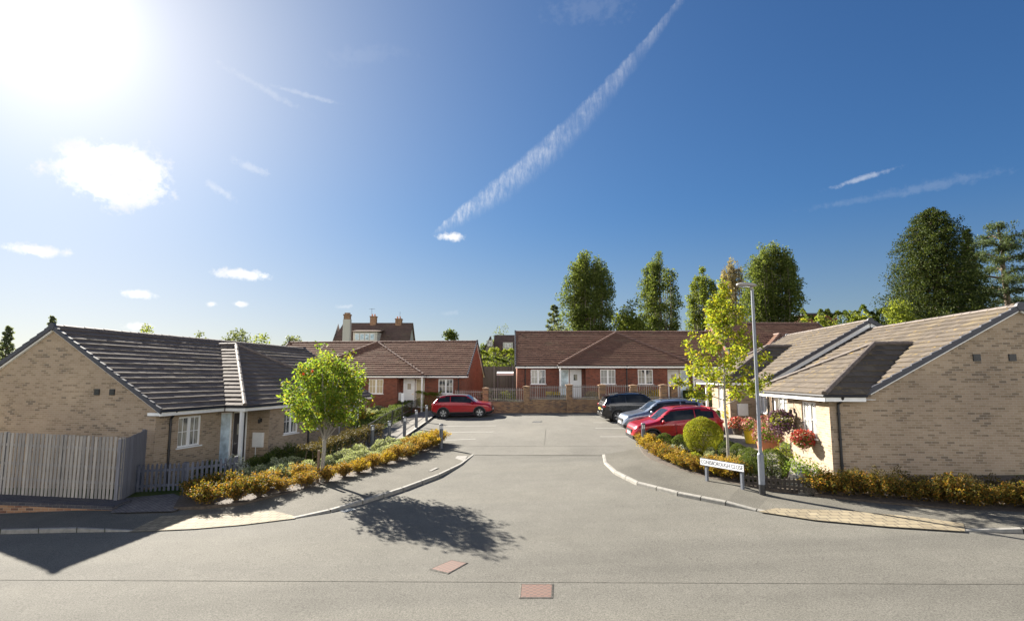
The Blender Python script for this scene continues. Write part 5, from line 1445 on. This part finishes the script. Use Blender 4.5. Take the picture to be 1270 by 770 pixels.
def b_cedar_at(x, top, hw, Y):
    X, Y, z0 = far_pos(x, Y); H = at(x, top, Y).z-z0; w = hw/FPX*Y
    def bld(tb):
        tb.tube(*bent((.3, 0, -.3), (0, 0, H*.97), .5, .1, 8, .006), n=9)
        C = []
        for i in range(26):
            f = i/25; z = H*(.30+.68*f); a = i*2.4+.5; L = w*(1.05-.45*f)*rng.uniform(.6, 1.0)
            tip = np.array([math.cos(a)*L, math.sin(a)*L, z+rng.uniform(-.3, .3)]); st = np.array([0, 0, z-.4])
            tb.tube([tuple(st), tuple((st+tip)/2+np.array([0, 0, .35])), tuple(tip)], [.14, .09, .03], 5, cap=False)
            for k in range(26):
                q = rng.uniform(.3, 1.1); C.append(st+(tip-st)*q+rng.normal(size=3)*np.array([.7, .7, .12])+np.array([0, 0, .18]))
        return clumps(np.array(C), .42, 38)*np.array([1, 1, 1.0]), .2, dict(aspect=.5, up=1.2)
    tree('cedar_tree', 'layered blue-green cedar at the end of the gable ridge', (X, Y, z0), 'bark_brown', 'cedar_leaf', bld)
b_cedar_at(1258, 283, 48, 58)
hx = [(1004, 391, 14), (1028, 388, 15), (1050, 383, 14), (1072, 378, 15), (1092, 381, 14), (1010, 397, 10)]
for i, (x, top, hw) in enumerate(hx):
    blobtree('leafy_tree', f'{ORD[i]} bright green bush of the tall screen behind the right-hand roofs, counting from the poplar', x, top, hw+3, 58+i, 'hedge_leaf' if i % 2 == 0 else 'bright_hedge_leaf', 4200, .24, group='screen of bushes behind the roofs')
h0, h1 = at(998, 470, 66), at(1112, 470, 62)
hedge('hedge', 'tall continuous dark hedge behind the stepped right-hand roofs', (h0.x, h0.y), (h1.x, h1.y), 2.4, at(1050, 388, 64).z-gz(36, 62), 'hedge_leaf', .26, 75, gz(36, 62))
blobtree('leafy_tree', 'bushy lime-green tree between the two nearest poplars', 783, 372, 27, 74, 'lime_tree_leaf', 7000, .3)
conifer('pine_tree', 'grey distant pine left of the broad poplar', 688, 379, 15, 105, 'far_leaf', 3800, .4, 36, .5, .0, .2)
blobtree('leafy_tree', 'low brown-green tree under the distant grey pine', 697, 398, 16, 98, 'far_leaf', 2500, .4)
for i, (x, top, hw, Y, nm) in enumerate([(4, 406, 17, 80, 'distant grey conifer at the picture edge beyond the fenced house'), (58, 393, 16, 90, 'distant dark conifer showing over the fenced gable apex')]):
    conifer('conifer_tree', nm, x, top, hw, Y, 'far_leaf', 5000, .32, 60, .75)
for i, (x, top, hw, Y, m, lb) in enumerate([(177, 402, 20, 95, 'bright_hedge_leaf', 'pale sunlit treetop above the long dark roof'), (246, 410, 16, 100, 'far_leaf', 'small grey treetop left of the round one above the dark roof'), (290, 404, 25, 92, 'far_leaf', 'round grey-green treetop above the dark roof'),
                                     (322, 414, 20, 88, 'bright_hedge_leaf', 'yellow-green low treetop right of the round grey one'), (363, 415, 18, 90, 'far_leaf', 'grey-green tree where the two left roofs meet'), (388, 421, 12, 96, 'far_leaf', 'tiny treetop left of the chimney house'), (558, 410, 17, 85, 'hedge_leaf', 'dark domed tree right of the chimney house'), (626, 406, 24, 118, 'far_leaf', 'tree behind the small far house'), (601, 424, 12, 110, 'hedge_leaf', 'dark bush at the corner of the small far house')]):
    blobtree('leafy_tree', lb, x, top, hw, Y, m, 3600, .36)
blobtree('leafy_tree', 'yellow autumn bush at the end of the far red roof', 1002, 391, 9, 64, 'maple_leaf', 2200, .25)
hedge('hedge', 'trimmed dark hedge above the grey board fence', at(590, 470, 62)[:2], at(655, 470, 62)[:2], 1.6, 3.0, 'hedge_leaf', .2, 160, CZ-.9)
hedge('hedge', 'bright overgrown hedge below the small far house', at(590, 470, 72)[:2], at(655, 470, 72)[:2], 4.0, 4.6, 'bright_hedge_leaf', .25, 120, CZ-1.2)

# ------------------------------------------------------------------ far houses
def far_house():
    Y = 92.0; f = lambda x: (x-635)/FPX*Y*1.0
    xl, xr = f(407), f(503); zg = gz(xl, Y)
    ze, zr = CZ+3.6, at(455, 400, Y+4.5).z; D = 10.0
    t = thing('far_house', 'rendered house with three chimneys and big brown roof in the distance', 'house', (xl, Y, zg))
    X = lambda x, y, z: (x, y, z)
    wl = MB()
    wl.face([X(xl, Y, zg-1), X(xr, Y, zg-1), X(xr, Y, ze), X(xl, Y, ze)]); wl.face([X(xl, Y+D, zg-1), X(xr, Y+D, zg-1), X(xr, Y+D, ze), X(xl, Y+D, ze)])
    for x in (xl, xr): wl.face([X(x, Y, zg-1), X(x, Y, ze), X(x, Y+D/2, zr-.1), X(x, Y+D, ze), X(x, Y+D, zg-1)])
    # the second gable seen beyond
    x2 = f(512)
    wl.face([X(x2, Y+3, zg-1), X(x2, Y+3, ze), X(x2, Y+5.6, ze+2.6), X(x2, Y+8.5, ze), X(x2, Y+8.5, zg-1)]); wl.face([X(xr, Y+3, zg-1), X(x2, Y+3, zg-1), X(x2, Y+3, ze), X(xr, Y+3, ze)])
    wl.build('wall', 'white_render', t)
    rf = MB()
    tile_plane(rf, [X(xl-.6, Y-.3, ze-.2), X(xr+.3, Y-.3, ze-.2), X(xr+.3, Y+D/2, zr), X(xl+.9, Y+D/2, zr)], .4, .5, .03)
    rf.face([X(xl-.6, Y+D+.3, ze-.2), X(xr+.3, Y+D+.3, ze-.2), X(xr+.3, Y+D/2, zr), X(xl+.9, Y+D/2, zr)])
    rf.face([X(xl-.6, Y-.3, ze-.2), X(xl-.6, Y+D+.3, ze-.2), X(xl+.9, Y+D/2, zr)])
    tile_plane(rf, [X(xr, Y+2.8, ze-.1), X(x2+.2, Y+2.8, ze-.1), X(x2+.2, Y+5.6, ze+2.7), X(xr, Y+5.6, ze+2.7)], .4, .5, .03)
    rf.face([X(xr, Y+8.7, ze-.1), X(x2+.2, Y+8.7, ze-.1), X(x2+.2, Y+5.6, ze+2.7), X(xr, Y+5.6, ze+2.7)])
    roof = rf.build('roof', 'old_clay_tile', t)
    def chim(x, y, w, d, z0, z1, mat, pots, nm='chimney'):
        mb = MB(); mb.box(X, x-w/2, x+w/2, y-d/2, y+d/2, z0, z1-.35); c = mb.build(nm, mat, roof)
        return c
    # tall rendered stack on the front, brick top
    cx = f(431); W_ = 1.15
    mb = MB(); mb.box(X, cx-W_/2, cx+W_/2, Y-1.0, Y-.1, zg, zr+.0); c = mb.build('chimney', 'white_render', t)
    z1 = at(431, 388.5, Y).z
    mb = MB(); mb.box(X, cx-.5, cx+.5, Y-.95, Y-.15, zr+.002, z1-.45); mb.box(X, cx-.58, cx+.58, Y-1.03, Y-.07, z1-.45, z1-.25); mb.box(X, cx-.4, cx+.4, Y-.85, Y-.25, z1-.25, z1); mb.build('brick_stack', 'old_brick', c)
    for px_, ztop, w in ((462.5, 389.5, 1.0), (494, 392.5, 1.05)):
        x = f(px_)*(Y+5)/Y; z1 = at(px_, ztop, Y+5).z
        mb = MB(); mb.box(X, x-w/2, x+w/2, Y+4.5, Y+5.5, zr-1, z1-.55); mb.box(X, x-w/2-.07, x+w/2+.07, Y+4.4, Y+5.6, z1-.55, z1-.4)
        c = mb.build('chimney', 'old_brick', roof)
        mb = MB()
        for dx in (-.25, .2): mb.lathe([(.13, z1-.4), (.11, z1), (.08, z1)], 8, lambda a, b_, cc: (x+dx+a, Y+5+b_, cc))
        mb.build('chimney_pot', 'terracotta', c)
    x = f(460)*(Y+5)/Y; z0_ = at(460, 392, Y+5).z
    mb = MB(); mb.tube([X(x, Y+5, z0_-1), X(x, Y+5, z0_+1.3)], .03, 5); mb.tube([X(x-.45, Y+5, z0_+1.25), X(x+.5, Y+5, z0_+1.25)], .02, 4)
    for k in range(5): mb.tube([X(x-.4+k*.2, Y+4.75, z0_+1.25), X(x-.4+k*.2, Y+5.25, z0_+1.25)], .015, 4)
    mb.build('aerial', 'steel_grey', roof)
    x = f(495)*(Y+5)/Y; mb = MB(); z0_ = at(495, 393, Y+5).z; mb.tube([X(x, Y+5.2, z0_), X(x, Y+5.2, z0_+.9)], .03, 5); mb.build('mast', 'steel_grey', roof)
    # long dormer
    a, b_ = f(437), f(467); zd = at(440, 411.5, Y).z
    mb = MB(); mb.box(X, a, b_, Y+.3, Y+3.5, ze-.3, zd); dm = mb.build('dormer', 'white_render', t)
    mb = MB(); mb.hexa([X(a-.2, Y+.1, zd), X(b_+.5, Y+.1, zd), X(b_+.5, Y+4, zd+.5), X(a-.2, Y+4, zd+.5), X(a-.2, Y+.1, zd+.15), X(b_+.5, Y+.1, zd+.15), X(b_+.5, Y+4, zd+.65), X(a-.2, Y+4, zd+.65)]); mb.build('dormer_roof', 'old_clay_tile', dm)
    for k in range(4):
        x0 = a+.3+k*(b_-a-.6)/4; x1 = x0+(b_-a-.6)/4-.15
        mb = MB(); mb.box(X, x0, x1, Y+.24, Y+.298, zd-1.35, zd-.25); w = mb.build('window', 'white_upvc', dm)
        mb = MB(); mb.box(X, x0+.08, x1-.08, Y+.225, Y+.238, zd-1.25, zd-.35); mb.build('pane', 'frosted_glass', w)
    for (yy, zz, xx) in ((Y+4.4, ze+.6, xr), (Y+5.2, ze-.2, x2)):
        mb = MB(); mb.box(X, xx+.002, xx+.06, yy, yy+1.0, zz, zz+1.2); w = mb.build('window', 'white_upvc', t)
        mb = MB(); mb.box(X, xx+.061, xx+.07, yy+.1, yy+.9, zz+.1, zz+1.1); mb.build('pane', 'window_glass', w)
far_house()
def small_house():
    Y = 108.0; f = lambda x: (x-635)/FPX*Y
    xl, xr = f(600), f(656); zg = gz(xl, Y); zr = at(630, 415.5, Y+4).z; ze = zr-4.0
    t = thing('far_house', 'small dark-roofed stone house above the bright hedge', 'house', (xl, Y, zg)); X = lambda x, y, z: (x, y, z)
    gx0, gx1 = f(600), f(617); gm = (gx0+gx1)/2
    wl = MB(); wl.box(X, gx1-.5, xr, Y, Y+8, zg-1, ze)
    wl.face([X(gx0, Y-1.5, zg-1), X(gx1, Y-1.5, zg-1), X(gx1, Y-1.5, ze), X(gm, Y-1.5, zr-.7), X(gx0, Y-1.5, ze)])
    wl.face([X(gx0, Y-1.5, zg-1), X(gx0, Y-1.5, ze), X(gx0, Y+8, ze), X(gx0, Y+8, zg-1)]); wl.face([X(gx1, Y-1.5, zg-1), X(gx1, Y-1.5, ze), X(gx1, Y, ze), X(gx1, Y, zg-1)])
    wl.build('wall', 'stone_wall', t)
    rf = MB(); tile_plane(rf, [X(gm+.5, Y-.4, ze-.2), X(xr+.3, Y-.4, ze-.2), X(xr+.3, Y+4, zr), X(gm+.6, Y+4, zr)], .4, .5, .03)
    rf.face([X(gm, Y+8.4, ze), X(xr+.3, Y+8.4, ze), X(xr+.3, Y+4, zr), X(gm+.6, Y+4, zr)])
    tile_plane(rf, [X(gx0-.35, Y-1.8, ze-.25), X(gm, Y-1.8, zr-.6), X(gm, Y+4, zr-.6), X(gx0-.35, Y+4, ze-.25)], .4, .5, .03)
    tile_plane(rf, [X(gx1+.35, Y-1.8, ze-.25), X(gm, Y-1.8, zr-.6), X(gm, Y+4, zr-.6), X(gx1+.35, Y+4, ze-.25)], .4, .5, .03)
    rf.build('roof', 'old_clay_tile', t)
    for a, b_, c, d, yy in ((605, 611, 422, 429, Y-1.5), (626, 634, 426, 431, Y-.5)):
        z1, z0 = at(a, c, yy).z, at(a, d, yy).z
        mb = MB(); mb.box(X, f(a), f(b_), yy-.06, yy-.004, z0, z1); w = mb.build('window', 'white_upvc', t)
        mb = MB(); w2 = (f(b_)-f(a)); mb.box(X, f(a)+.12, f(a)+w2/2-.05, yy-.07, yy-.061, z0+.12, z1-.12); mb.box(X, f(a)+w2/2+.05, f(b_)-.12, yy-.07, yy-.061, z0+.12, z1-.12); mb.build('pane', 'window_glass', w)
    mb = MB(); a, b_ = f(625), f(635); z1 = at(630, 425, Y).z
    mb.hexa([X(a-.2, Y-.5, z1-1.6), X(b_+.2, Y-.5, z1-1.6), X(b_+.2, Y+2.5, z1-1.6), X(a-.2, Y+2.5, z1-1.6), X(a-.2, Y-.48, z1), X(b_+.2, Y-.48, z1), X(b_+.2, Y+2.5, z1+.2), X(a-.2, Y+2.5, z1+.2)]); mb.build('dormer', 'white_render', t)
small_house()
q = at(1018, 388.5, 90); t = thing('flat_roof_building', 'low dark flat-roofed building glimpsed beyond the far red roof', 'building', (q.x, 90, gz(q.x, 90)))
X = lambda x, y, z: (q.x+x, 90+y, z); mb = MB(); mb.box(X, -2.2, 2.6, 0, 6, gz(q.x, 90)-1, q.z-.25); mb.build('wall', 'red_brick', t); mb = MB(); mb.box(X, -2.6, 3.0, -.4, 6.4, q.z-.248, q.z); mb.build('roof', 'verge_grey', t)

# ------------------------------------------------------------------ light, sky, camera
SUN_AZ, SUN_EL = 41.3, 27.3            # degrees left of the view direction; above the horizon
sd = Vector((-math.sin(R(SUN_AZ))*math.cos(R(SUN_EL)), math.cos(R(SUN_AZ))*math.cos(R(SUN_EL)), math.sin(R(SUN_EL))))
li = bpy.data.lights.new('sun', 'SUN'); li.energy = 4.6; li.angle = R(.53); li.color = (1.0, .93, .82)
so = bpy.data.objects.new('sun', li); COL.objects.link(so); so.rotation_euler = (-sd).to_track_quat('-Z', 'Y').to_euler(); so.location = (-20, 25, 30)
wld = bpy.data.worlds.new('World'); SC.world = wld; wld.use_nodes = True
nt = wld.node_tree; bg = nt.nodes['Background']
sky = nt.nodes.new('ShaderNodeTexSky'); sky.sky_type = 'NISHITA'; sky.sun_disc = False
sky.sun_elevation = R(SUN_EL); sky.sun_rotation = R(-SUN_AZ); sky.altitude = 60; sky.air_density = 1.0; sky.dust_density = .6; sky.ozone_density = 2.0
def vmath(op, a, b_=None):
    n = nt.nodes.new('ShaderNodeVectorMath'); n.operation = op
    for s, v in ((n.inputs[0], a), (n.inputs[1], b_)):
        if v is None: continue
        if isinstance(v, bpy.types.NodeSocket): lk(nt, v, s)
        else: s.default_value = v
    return n.outputs['Value'] if op in ('DOT_PRODUCT', 'LENGTH') else n.outputs[0]
def fm(op, a, b_=None, c=None, clamp=False):
    n = nt.nodes.new('ShaderNodeMath'); n.operation = op; n.use_clamp = clamp
    for s, v in zip(n.inputs, (a, b_, c)):
        if v is None: continue
        if isinstance(v, bpy.types.NodeSocket): lk(nt, v, s)
        else: s.default_value = v
    return n.outputs[0]
AUR = 4.3; BACK_FILL = (12.6, 12.2, 11.7)
dirn = vmath('NORMALIZE', coords(nt, 'Generated'))
def smooth(x, a, b_):
    n = nt.nodes.new('ShaderNodeMapRange'); n.interpolation_type = 'SMOOTHSTEP'
    lk(nt, x, n.inputs[0]); n.inputs[1].default_value = a; n.inputs[2].default_value = b_; return n.outputs[0]
skyc = sky.outputs[0]
ca = fm('MINIMUM', fm('MAXIMUM', vmath('DOT_PRODUCT', dirn, tuple(sd)), -1.0), 1.0)
ang = fm('ARCCOSINE', ca)
sepz = nt.nodes.new('ShaderNodeSeparateXYZ'); lk(nt, dirn, sepz.inputs[0])
skyc = mixc(nt, 1.0, skyc, mixc(nt, fm('EXPONENT', fm('DIVIDE', ang, -R(13.0))), mixc(nt, smooth(sepz.outputs[2], .02, .30), (.36, .39, .43), (.165, .31, .50)), (.42, .38, .35)), 'MULTIPLY')
# aureole of scattered light round the sun
aur = fm('MULTIPLY', fm('EXPONENT', fm('DIVIDE', ang, -R(11.0))), AUR)
core = fm('MULTIPLY', fm('EXPONENT', fm('DIVIDE', ang, -R(2.0))), 6.0)
cb = nt.nodes.new('ShaderNodeCombineXYZ')
for i, k in enumerate((1.08, 1.0, .90)): lk(nt, fm('MULTIPLY', aur, k), cb.inputs[i])
skyc = mixc(nt, 1.0, skyc, cb.outputs[0], 'ADD')
# the bright end of the sky rolls off gently
sp = nt.nodes.new('ShaderNodeSeparateColor'); lk(nt, skyc, sp.inputs[0]); cc = nt.nodes.new('ShaderNodeCombineColor')
for i in range(3):
    q = fm('DIVIDE', fm('MULTIPLY', sp.outputs[i], 1.06), fm('ADD', 1.0, fm('MULTIPLY', sp.outputs[i], (.14, .125, .105)[i]))); lk(nt, fm('ADD', q, core), cc.inputs[i])
skyc = cc.outputs[0]
# unseen bright clouds added behind the camera to lift the shaded faces
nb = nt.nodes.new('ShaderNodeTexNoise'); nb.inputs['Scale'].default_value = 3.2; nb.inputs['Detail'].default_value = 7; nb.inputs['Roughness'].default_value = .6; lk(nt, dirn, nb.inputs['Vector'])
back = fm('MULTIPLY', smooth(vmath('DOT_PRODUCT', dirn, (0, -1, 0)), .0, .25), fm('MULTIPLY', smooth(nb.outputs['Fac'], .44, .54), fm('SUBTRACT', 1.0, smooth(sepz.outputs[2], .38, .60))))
skyc = mixc(nt, back, skyc, BACK_FILL)
def pdir(x, y): return ray(x, y).normalized()
def tangent(c):
    r_ = Vector((c.y, -c.x, 0)).normalized(); u_ = r_.cross(c); return r_, u_
nz1 = nt.nodes.new('ShaderNodeTexNoise'); nz1.inputs['Scale'].default_value = 26; nz1.inputs['Detail'].default_value = 7; nz1.inputs['Roughness'].default_value = .62; lk(nt, dirn, nz1.inputs['Vector'])
nz2 = nt.nodes.new('ShaderNodeTexNoise'); nz2.inputs['Scale'].default_value = 75; nz2.inputs['Detail'].default_value = 6; nz2.inputs['Roughness'].default_value = .65; lk(nt, dirn, nz2.inputs['Vector'])
n1, n2 = nz1.outputs['Fac'], nz2.outputs['Fac']
def cloud(cx, cy, wx_, wy_, amp, nse, soft_=.5, rot=0, flat=0):
    c = pdir(cx, cy); r_, u_ = tangent(c)
    if rot: r_, u_ = r_*math.cos(rot)+u_*math.sin(rot), u_*math.cos(rot)-r_*math.sin(rot)
    a = fm('DIVIDE', vmath('DOT_PRODUCT', dirn, tuple(r_)), wx_/FPX); b_ = fm('DIVIDE', vmath('DOT_PRODUCT', dirn, tuple(u_)), wy_/FPX)
    d = fm('SQRT', fm('ADD', fm('MULTIPLY', a, a), fm('MULTIPLY', b_, b_)))
    d = fm('ADD', d, fm('MULTIPLY', fm('SUBTRACT', nse, .5), amp))
    front = fm('GREATER_THAN', vmath('DOT_PRODUCT', dirn, tuple(c)), .8)
    s = nt.nodes.new('ShaderNodeMapRange'); s.interpolation_type = 'SMOOTHSTEP'; lk(nt, d, s.inputs[0]); s.inputs[1].default_value = 1.0; s.inputs[2].default_value = 1.0-soft_
    return fm('MULTIPLY', s.outputs[0], front)
den = cloud(141, 216, 55, 37, 2.0, fm('ADD', fm('MULTIPLY', n1, .6), fm('MULTIPLY', n2, .4)), .42)
for args in ((48, 310, 30, 7, 1.9, n2, .8), (300, 340, 33, 8, 1.6, n2, .7), (172, 365, 18, 6, 1.7, n2, .8), (298, 377, 11, 4.5, 1.6, n2, .8), (560, 294, 22, 7, 1.7, n2, .8), (262, 377, 7, 3.5, 1.8, n2, 1.0), (172, 405, 16, 5, 1.8, n2, .8)):
    den = fm('MAXIMUM', den, cloud(*args))
# thin streaks of cirrus
st_ = None
for cx, cy, wx_, wy_, rot, k in ((1067, 222, 36, 3.5, .16, .42), (1160, 229, 70, 7, .05, .10), (330, 112, 55, 5, -.35, .22), (380, 118, 40, 3.5, -.1, .25), (275, 237, 22, 6, -.45, .4), (310, 207, 26, 6, -.3, .35), (735, 8, 60, 22, .05, .07), (1090, 244, 80, 5, .03, .08), (450, 70, 60, 14, .2, .05), (427, 380, 12, 4, .1, .5), (560, 388, 18, 4, .1, .15)):
    s_ = fm('MULTIPLY', cloud(cx, cy, wx_, wy_, 2.4, n2, 1.0, rot), k); st_ = s_ if st_ is None else fm('MAXIMUM', st_, s_)
# contrail: a great-circle band that widens and breaks into ribs
A_, B2 = pdir(540, 290), pdir(848, -4)
pn = A_.cross(B2).normalized(); e1 = A_; e2 = pn.cross(A_).normalized(); span = math.acos(A_.dot(B2))
if pn.z < 0: pass
off = vmath('DOT_PRODUCT', dirn, tuple(pn)); al = fm('ARCTAN2', vmath('DOT_PRODUCT', dirn, tuple(e2)), vmath('DOT_PRODUCT', dirn, tuple(e1)))
tt = fm('DIVIDE', al, span)
# the trail bows sideways and is widest a third of the way along
bow = fm('MULTIPLY', fm('SINE', fm('MULTIPLY', tt, math.pi)), -.030 if pn.z < 0 else .030)
off2 = fm('ADD', off, bow)
wid = fm('ADD', .005, fm('MULTIPLY', fm('POWER', fm('MAXIMUM', fm('SINE', fm('MULTIPLY', fm('POWER', fm('MAXIMUM', tt, 0.0), .7), math.pi)), 0.0), 1.2), .0185))
mp = nt.nodes.new('ShaderNodeCombineXYZ'); lk(nt, fm('ADD', fm('MULTIPLY', al, 170.0), fm('MULTIPLY', off2, 130.0)), mp.inputs[0]); lk(nt, fm('MULTIPLY', off2, 60.0), mp.inputs[1]); lk(nt, fm('MULTIPLY', al, 14.0), mp.inputs[2])
nz3 = nt.nodes.new('ShaderNodeTexNoise'); nz3.inputs['Scale'].default_value = 1.0; nz3.inputs['Detail'].default_value = 8; nz3.inputs['Roughness'].default_value = .7; lk(nt, mp.outputs[0], nz3.inputs['Vector'])
n3 = nz3.outputs['Fac']
side = fm('DIVIDE', fm('ADD', off2, fm('MULTIPLY', fm('SUBTRACT', n2, .5), .014)), fm('MULTIPLY', wid, -1.0 if pn.z < 0 else 1.0))
band = fm('MULTIPLY', smooth(side, -1.25, .25), fm('SUBTRACT', 1.0, smooth(side, .55, 1.0)))
ribs = fm('ADD', fm('MULTIPLY', smooth(n3, .32, .72), fm('SUBTRACT', 1.05, fm('MULTIPLY', tt, .5))), fm('ADD', .12, fm('MULTIPLY', tt, .25))); band = fm('MULTIPLY', band, fm('MULTIPLY', ribs, fm('ADD', .45, n2))); band = fm('MULTIPLY', band, fm('MULTIPLY', smooth(tt, -.02, .06), fm('SUBTRACT', 1.0, smooth(tt, 1.05, 1.25))))
band = fm('MULTIPLY', band, fm('ADD', .5, fm('MULTIPLY', smooth(n1, .38, .6), .6)))
band = fm('MULTIPLY', band, fm('SUBTRACT', .58, fm('MULTIPLY', tt, .36)))
wisp = fm('MINIMUM', fm('MAXIMUM', band, st_), 1.0)
skyc = mixc(nt, fm('MULTIPLY', wisp, .8), skyc, (4.2, 4.25, 4.35))
skyc = mixc(nt, fm('MULTIPLY', den, .97), skyc, mixc(nt, smooth(fm('ADD', fm('MULTIPLY', n1, .7), fm('MULTIPLY', n2, .3)), .38, .62), (4.05, 4.05, 4.1), (5.4, 5.35, 5.2)))
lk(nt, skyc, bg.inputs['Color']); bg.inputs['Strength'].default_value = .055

cam = bpy.data.cameras.new('camera'); co = bpy.data.objects.new('camera', cam); COL.objects.link(co); SC.camera = co
cam.sensor_fit = 'HORIZONTAL'; cam.sensor_width = 36; cam.lens = 36*FPX/1270; cam.clip_end = 6000; cam.clip_start = .1
co.location = (0, 0, CAMZ); co.rotation_euler = (math.pi/2+PITCH, 0, 0)
SC.view_settings.view_transform = 'Standard'; SC.view_settings.look = 'None'; SC.view_settings.exposure = 2.15; SC.view_settings.gamma = 1.0
SC.cycles.max_bounces = 6; SC.cycles.transparent_max_bounces = 6; SC.cycles.use_denoising = True
for key, ps in PROTO.items():
    for i, p in enumerate(ps):
        if (key, i) not in used:
            for ch in list(p.children): bpy.data.objects.remove(ch)
            bpy.data.objects.remove(p)
for o in bpy.data.objects:
    if '_org' in o: del o['_org']
